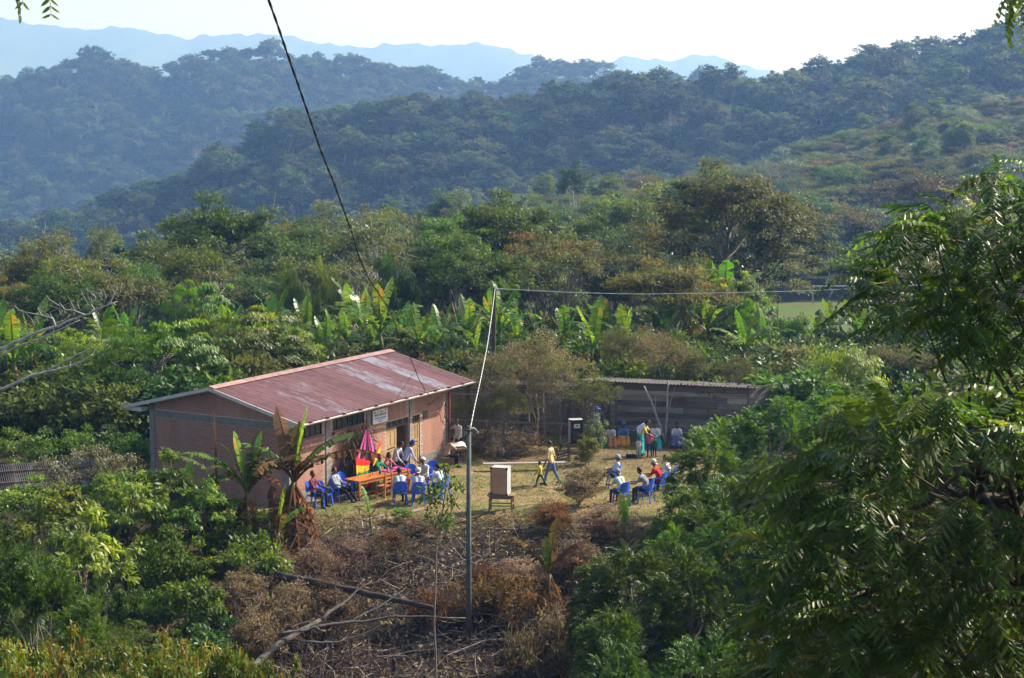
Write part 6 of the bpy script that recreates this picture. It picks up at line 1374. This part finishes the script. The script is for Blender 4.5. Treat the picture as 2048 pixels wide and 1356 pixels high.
# thin trees by the shed and the sapling on the slope
def stick_tree(label, paths, m, leaves=None, name='thin_tree', seed=0):
    r = np.random.default_rng(seed); p0 = np.array(paths[0][0][0]); t = thing(name, label, 'tree', p0); b = MB()
    for P, r0, r1 in paths:
        P = np.array([list(q) for q in P]) - p0; n = 4 * len(P); s = np.linspace(0, 1, n); Q = np.stack([np.interp(s, np.linspace(0, 1, len(P)), P[:, k]) for k in range(3)], 1); Q[1:-1] += r.normal(size=(n - 2, 3)) * r0 * .18; b.tube(Q, np.linspace(r0, r1, n), 7)
    b.obj('trunk', m, t, smooth=True)
    if leaves:
        c = MB(); L_, W_, lf, n, spread = leaves[1:]
        for q in leaves[0]:
            O = np.array(q) - p0 + sph(r, n) * spread * r.random((n, 1)) ** .5; leaf_quads(c, O, unit(sph(r, n) + [0, 0, -.7]), unit(sph(r, n) + [0, 0, .8]), L_ * r.uniform(.6, 1.2, n), W_, r.random(n), six=True)
        c.obj('crown', GREENS[lf], t)
    return t
g = on(1330, 880); stick_tree('two bare pale trunks forking in front of the shed', [([g, at(1310, 820, g.y), at(1288, 772, g.y)], .06, .035), ([g, at(1334, 820, g.y), at(1336, 762, g.y)], .055, .04), ([at(1334, 830, g.y), at(1345, 790, g.y + .2), at(1352, 770, g.y + .3)], .03, .02), ([at(1310, 820, g.y), at(1312, 790, g.y)], .02, .012)], BARK['pale'])
g = on(1385, 878); stick_tree('thin pale tree with a few leaves before the shed', [([g, at(1400, 840, g.y), at(1408, 800, g.y), at(1412, 765, g.y)], .05, .02), ([at(1406, 810, g.y), at(1432, 785, g.y), at(1450, 772, g.y)], .025, .01)], BARK['pale'], ([at(1415, 790, g.y), at(1445, 770, g.y), at(1425, 835, g.y), at(1400, 775, g.y)], .2, .08, 'olive', 60, .7))
for i, (px, lab) in enumerate([(1012, 'slim grey trunk leaning before the dark shed wall'), (1090, 'slim pale trunk beside the shed loudspeaker'), (1060, 'crooked bare stem before the upright planks')]):
    g = on(px, 876); stick_tree(lab, [([g, at(px - 4, 820, g.y), at(px - 12 + 9 * i, 760, g.y), at(px - 18 + 12 * i, 720, g.y)], .06, .03), ([at(px - 6, 800, g.y), at(px - 45, 765, g.y), at(px - 70, 750, g.y)], .025, .01), ([at(px - 4, 815, g.y), at(px + 30, 775, g.y), at(px + 45, 755, g.y)], .025, .01)], BARK['grey'], seed=i)
D = 47.5; sx = lambda px, py: at(px, py, D); gb = gat(868, D)
stick_tree('slender sapling with a leafy top rising from the burnt slope', [([gb, sx(869, 1250), sx(872, 1100), sx(884, 1030), sx(893, 960)], .034, .012), ([sx(875, 1075), sx(862, 1030), sx(858, 1000)], .012, .006), ([sx(878, 1060), sx(905, 1020), sx(912, 985)], .012, .006)], BARK['grey'], ([sx(880, 970), sx(892, 940), sx(870, 1000), sx(905, 1000), sx(860, 1030), sx(886, 1040), sx(912, 970), sx(855, 990), sx(900, 1040)], .17, .06, 'mid', 42, .30), 'sapling')
# bare pale branches from a tree standing left of the frame
D = 60; tx = lambda px, py: at(px, py, D); gb = gat(-190, D)
stick_tree('pale leafless branches reaching in from the left edge', [([gb, tx(-185, 900), tx(-170, 790)], .2, .16), ([tx(-175, 820), tx(-60, 738), tx(0, 700), tx(60, 672), tx(120, 650), tx(170, 630), tx(235, 603)], .10, .02), ([tx(-160, 800), tx(-50, 745), tx(20, 700), tx(100, 668), tx(160, 640)], .055, .02), ([tx(-175, 850), tx(-40, 800), tx(0, 780), tx(60, 752), tx(120, 738), tx(165, 722), tx(186, 708)], .075, .02), ([tx(85, 747), tx(130, 722), tx(165, 704), tx(186, 694)], .035, .015),
    ([tx(112, 655), tx(106, 637), tx(82, 630), tx(76, 616)], .04, .02), ([tx(170, 630), tx(150, 622), tx(128, 618), tx(120, 606)], .035, .012), ([tx(190, 622), tx(182, 608), tx(192, 596), tx(178, 580)], .03, .01), ([tx(215, 612), tx(228, 590), tx(240, 584), tx(244, 566)], .025, .01), ([tx(80, 630), tx(40, 622), tx(28, 610)], .02, .008), ([tx(120, 612), tx(100, 600), tx(92, 590)], .02, .008), ([tx(186, 708), tx(190, 698), tx(205, 694)], .02, .008), ([tx(150, 712), tx(148, 700), tx(160, 690)], .015, .006)] +
    [([tx(x, y), tx(x + 12 * math.cos(a), y - 14), tx(x + 26 * math.cos(a * 1.3), y - 26 - 6 * math.sin(a))], .014, .005) for x, y, a in [(60 + 9 * i, 655 - 3.4 * i, i * 2.1) for i in range(20)]], BARK['pale'])
# ------------------------------------------------------------------ logs, slash, stumps on the cleared slope
def log(label, pts, r0, r1, m, extra=(), name='fallen_log'):
    p0 = np.array(pts[0]); t = thing(name, label, 'log', p0); b = MB(); P = np.array([list(q) for q in pts]) - p0; s = np.linspace(0, 1, 14); Q = np.stack([np.interp(s, np.linspace(0, 1, len(P)), P[:, k]) for k in range(3)], 1); b.tube(Q + rng.normal(size=Q.shape) * r0 * .12, np.linspace(r0, r1, 14), 9); b.obj('trunk', m, t, smooth=True)
    for e in extra:
        c = MB(); E_ = np.array([list(q) for q in e[0]]) - p0; s2 = np.linspace(0, 1, 12); E_ = np.stack([np.interp(s2, np.linspace(0, 1, len(E_)), E_[:, k]) for k in range(3)], 1); E_[1:-1] += np.cumsum(rng.normal(size=(10, 3)) * .035, 0); c.tube(E_, np.linspace(e[1], e[2], 12), 6); c.obj('branch', m, t, smooth=True)
log('charred fallen log sloping across the clearing', [at(552, 1150, 53), at(700, 1178, 51.5), at(868, 1216, 50)], .13, .07, BARK['charred'])
log('pale forked fallen branch at the bottom of the clearing', [at(500, 1340, 44.5), at(560, 1285, 46), at(640, 1240, 47.5)],  .10, .06, BARK['ashen'], [([at(640, 1240, 47.5), at(690, 1205, 48.5), at(740, 1165, 49.5)], .06, .02), ([at(620, 1255, 47), at(700, 1245, 47.5), at(800, 1232, 48), at(930, 1236, 48.2)], .05, .02), ([at(555, 1270, 46), at(640, 1258, 46.5), at(650, 1262, 46.5)], .04, .03), ([at(700, 1245, 47.5), at(770, 1215, 48.5), at(820, 1180, 49.5)], .03, .012), ([at(600, 1283, 46), at(680, 1275, 46.3), at(780, 1240, 47)], .035, .012)])
for i, (px, py, h, lab) in enumerate([(660, 1335, .75, 'broken grey stump at the bottom of the clearing'), (548, 1240, .8, 'charred stump near the dry tangle'), (785, 1345, .5, 'short charred stump at the bottom edge'), (620, 1330, .5, 'thin stump beside the pale branch')]):
    g = G(px, py, -1.7); g.z = gzf(g.x, g.y); log(lab, [g, V3((g.x + .05, g.y, g.z + h * .6)), V3((g.x + .03, g.y + .03, g.z + h))], .09, .05, BARK['grey' if i in (0, 3) else 'charred'], name='stump')
twig = leafmat('dry_twig', [(0, (.02, .018, .017)), (.35, (.07, .052, .042)), (.7, (.17, .135, .11)), (1, (.36, .31, .26))], .0, .9, .1, 1.0)
r = np.random.default_rng(88); b = MB(); n = 15000
px = r.uniform(430, 1210, n); D = 43.5 + 16.5 * r.random(n) ** 1.2; x = (px - 1024) / F * D; L_ = .15 + 1.1 * r.random(n) ** 2.8; a = r.uniform(0, 2 * np.pi, n); el = np.abs(r.normal(size=n)) * .30
den = .5 + .5 * lump(x * 16, D * 16); sel = r.random(n) < .35 + .65 * den; px, D, x, L_, a, el = [q[sel] for q in (px, D, x, L_, a, el)]; n = len(x)
p = np.column_stack([x, D, gz(x, D) + .02 + .25 * r.random(n) ** 2]); d = np.column_stack([np.cos(a) * np.cos(el), np.sin(a) * np.cos(el), np.sin(el)]); md = p + d * L_[:, None] * .5 + r.normal(size=(n, 3)) * .06 * L_[:, None]; e = p + d * L_[:, None]
L_ = np.where(r.random(n) < .03, L_ + r.uniform(.6, 1.6, n), L_); e = p + d * L_[:, None]; md = p + d * L_[:, None] * .5 + r.normal(size=(n, 3)) * .05 * L_[:, None]; rad = .004 + .010 * r.random(n) ** 4 + .004 * L_
A_ = unit(np.cross(d, sph(r, n))); B_ = np.cross(d, A_); V = []
for q, k in ((p, 1.), (md, .8), (e, .35)):
    for t_ in (0, 2.094, 4.189): V.append(q + (A_ * math.cos(t_) + B_ * math.sin(t_)) * (rad * k)[:, None])
V = np.stack(V, 1); f = np.array([[i + j, i + (j + 1) % 3, i + 3 + (j + 1) % 3, i + 3 + j] for i in (0, 3) for j in range(3)]); Ff = (f[None] + (np.arange(n) * 9)[:, None, None]).reshape(-1, 4)
b.add(V.reshape(-1, 3), Ff, np.repeat(np.clip(r.normal(size=n) * .28 + .42 + .3 * (L_ > 1.1), 0, 1), 6)); tag(b.obj('brushwood', twig), 'cut twigs and brushwood strewn over the burnt slope', 'brushwood', kind='stuff')
r = np.random.default_rng(91); b = MB(); n = 900      # withered stalks still standing
px = np.concatenate([r.uniform(450, 740, 560), r.uniform(740, 1200, n - 560)]); D = r.uniform(46, 58.5, n); x = (px - 1024) / F * D; hh = r.uniform(.3, 1.5, n) * np.where(px < 740, 1.2, .7)
p = np.column_stack([x, D, gz(x, D) - .05]); d = unit(np.column_stack([r.normal(size=n) * .3, r.normal(size=n) * .3, np.ones(n)])); md = p + d * hh[:, None] * .5; e = md + unit(d + r.normal(size=(n, 3)) * .3) * hh[:, None] * .5; rad = r.uniform(.005, .014, n)
A_ = unit(np.cross(d, sph(r, n))); B_ = np.cross(d, A_); V = []
for q, k in ((p, 1.), (md, .8), (e, .35)):
    for t_ in (0, 2.094, 4.189): V.append(q + (A_ * math.cos(t_) + B_ * math.sin(t_)) * (rad * k)[:, None])
V = np.stack(V, 1); Ff = (f[None] + (np.arange(n) * 9)[:, None, None]).reshape(-1, 4)
b.add(V.reshape(-1, 3), Ff, np.repeat(np.clip(r.normal(size=n) * .2 + .6, 0, 1), 6)); leaf_quads(b, np.repeat(e, 3, 0), unit(sph(r, 3 * n) + [0, 0, -.8]), sph(r, 3 * n), r.uniform(.1, .35, 3 * n), .04, r.uniform(.2, .6, 3 * n))
tag(b.obj('dry_stalks', twig), 'withered upright stalks on the slope below the house', 'dry stalks', kind='stuff')
# dry grass and litter on the bank and the yard
r = np.random.default_rng(93); b = MB(); n = 5000     # curled dead leaves
px = r.uniform(430, 1250, n); D = 44 + 17 * r.random(n); x = (px - 1024) / F * D
leaf_quads(b, np.column_stack([x, D, gz(x, D) + .03 + .12 * r.random(n) ** 2]), unit(sph(r, n) * [1, 1, .5]), unit(sph(r, n) + [0, 0, .6]), r.uniform(.08, .22, n), r.uniform(.05, .11, n), r.random(n), .45, True); tag(b.obj('dead_leaves', GREENS['tan']), 'curled dead leaves littering the slope', 'dead leaves', kind='stuff')
straw = leafmat('straw', [(0, (.06, .038, .022)), (.4, (.16, .105, .058)), (.75, (.29, .215, .12)), (1, (.42, .35, .22))], .2, .8, .1, 1.0)
r = np.random.default_rng(89); b = MB(); n = 42000
px = r.uniform(430, 1330, n); D = 44 + 17.5 * r.random(n) ** .55; x = (px - 1024) / F * D; keep = r.random(n) < np.clip(.35 + .5 * lump(x * 18 + 9, D * 18), .1, 1); x, D = x[keep], D[keep]; n = len(x)
leaf_quads(b, np.column_stack([x, D, gz(x, D) - .01]), unit(sph(r, n) * [1, 1, .35] + [0, 0, .25]), sph(r, n), r.uniform(.1, .4, n), r.uniform(.012, .04, n), np.clip(r.normal(size=n) * .22 + .42, 0, 1)); tag(b.obj('dry_grass', straw), 'dry brown grass and litter on the bank below the yard', 'dry grass', kind='stuff')
green = leafmat('yard_grass', [(0, (.10, .085, .04)), (.3, (.21, .17, .08)), (.55, (.15, .17, .045)), (.8, (.10, .15, .03)), (1, (.34, .29, .16))], .3, .7, .15, 1.2)
b = MB(); n = 60000; y = r.uniform(58.5, 78.5, n); x = r.uniform(-9, 15, n); fx_ = (x + 8.17) * math.cos(HR) + (y - 62.98) * math.sin(HR); fy = -(x + 8.17) * math.sin(HR) + (y - 62.98) * math.cos(HR)
keep = ~((fx_ > -.1) & (fx_ < HL + .1) & (fy > -.15) & (fy < HW)) & (r.random(n) < np.clip(.55 + .45 * lump(x * 22, y * 22), .15, 1)); x, y = x[keep], y[keep]; n = len(x)
leaf_quads(b, np.column_stack([x, y, gz(x, y) - .01]), unit(sph(r, n) * [1, 1, .2] + [0, 0, .55]), sph(r, n), r.uniform(.05, .17, n), r.uniform(.012, .035, n), np.clip(.42 + .25 * lump(x * 30 + 50, y * 30) + .25 * r.normal(size=n), 0, 1)); tag(b.obj('yard_grass', green), 'short trampled yellow green grass covering the yard', 'grass', kind='stuff')
# ------------------------------------------------------------------ haze
hz = MB(); hz.box((0, 3250, 95), (10600, 7700, 620))
ho = hz.obj('haze', None); ho.data.materials.clear()
hm = bpy.data.materials.new('haze_air'); hm.use_nodes = True; hn = hm.node_tree; hn.nodes.clear()
hout = hn.nodes.new('ShaderNodeOutputMaterial'); pv = hn.nodes.new('ShaderNodeVolumePrincipled')
pv.inputs['Color'].default_value = (.27, .50, 1.0, 1); pv.inputs['Density'].default_value = HAZE_DENSITY; pv.inputs['Anisotropy'].default_value = .3; pv.inputs['Absorption Color'].default_value = (1, 1, 1, 1)
hn.links.new(pv.outputs[0], hout.inputs['Volume']); ho.data.materials.append(hm)
tag(ho, 'pale blue haze filling the valley', 'haze', kind='stuff')
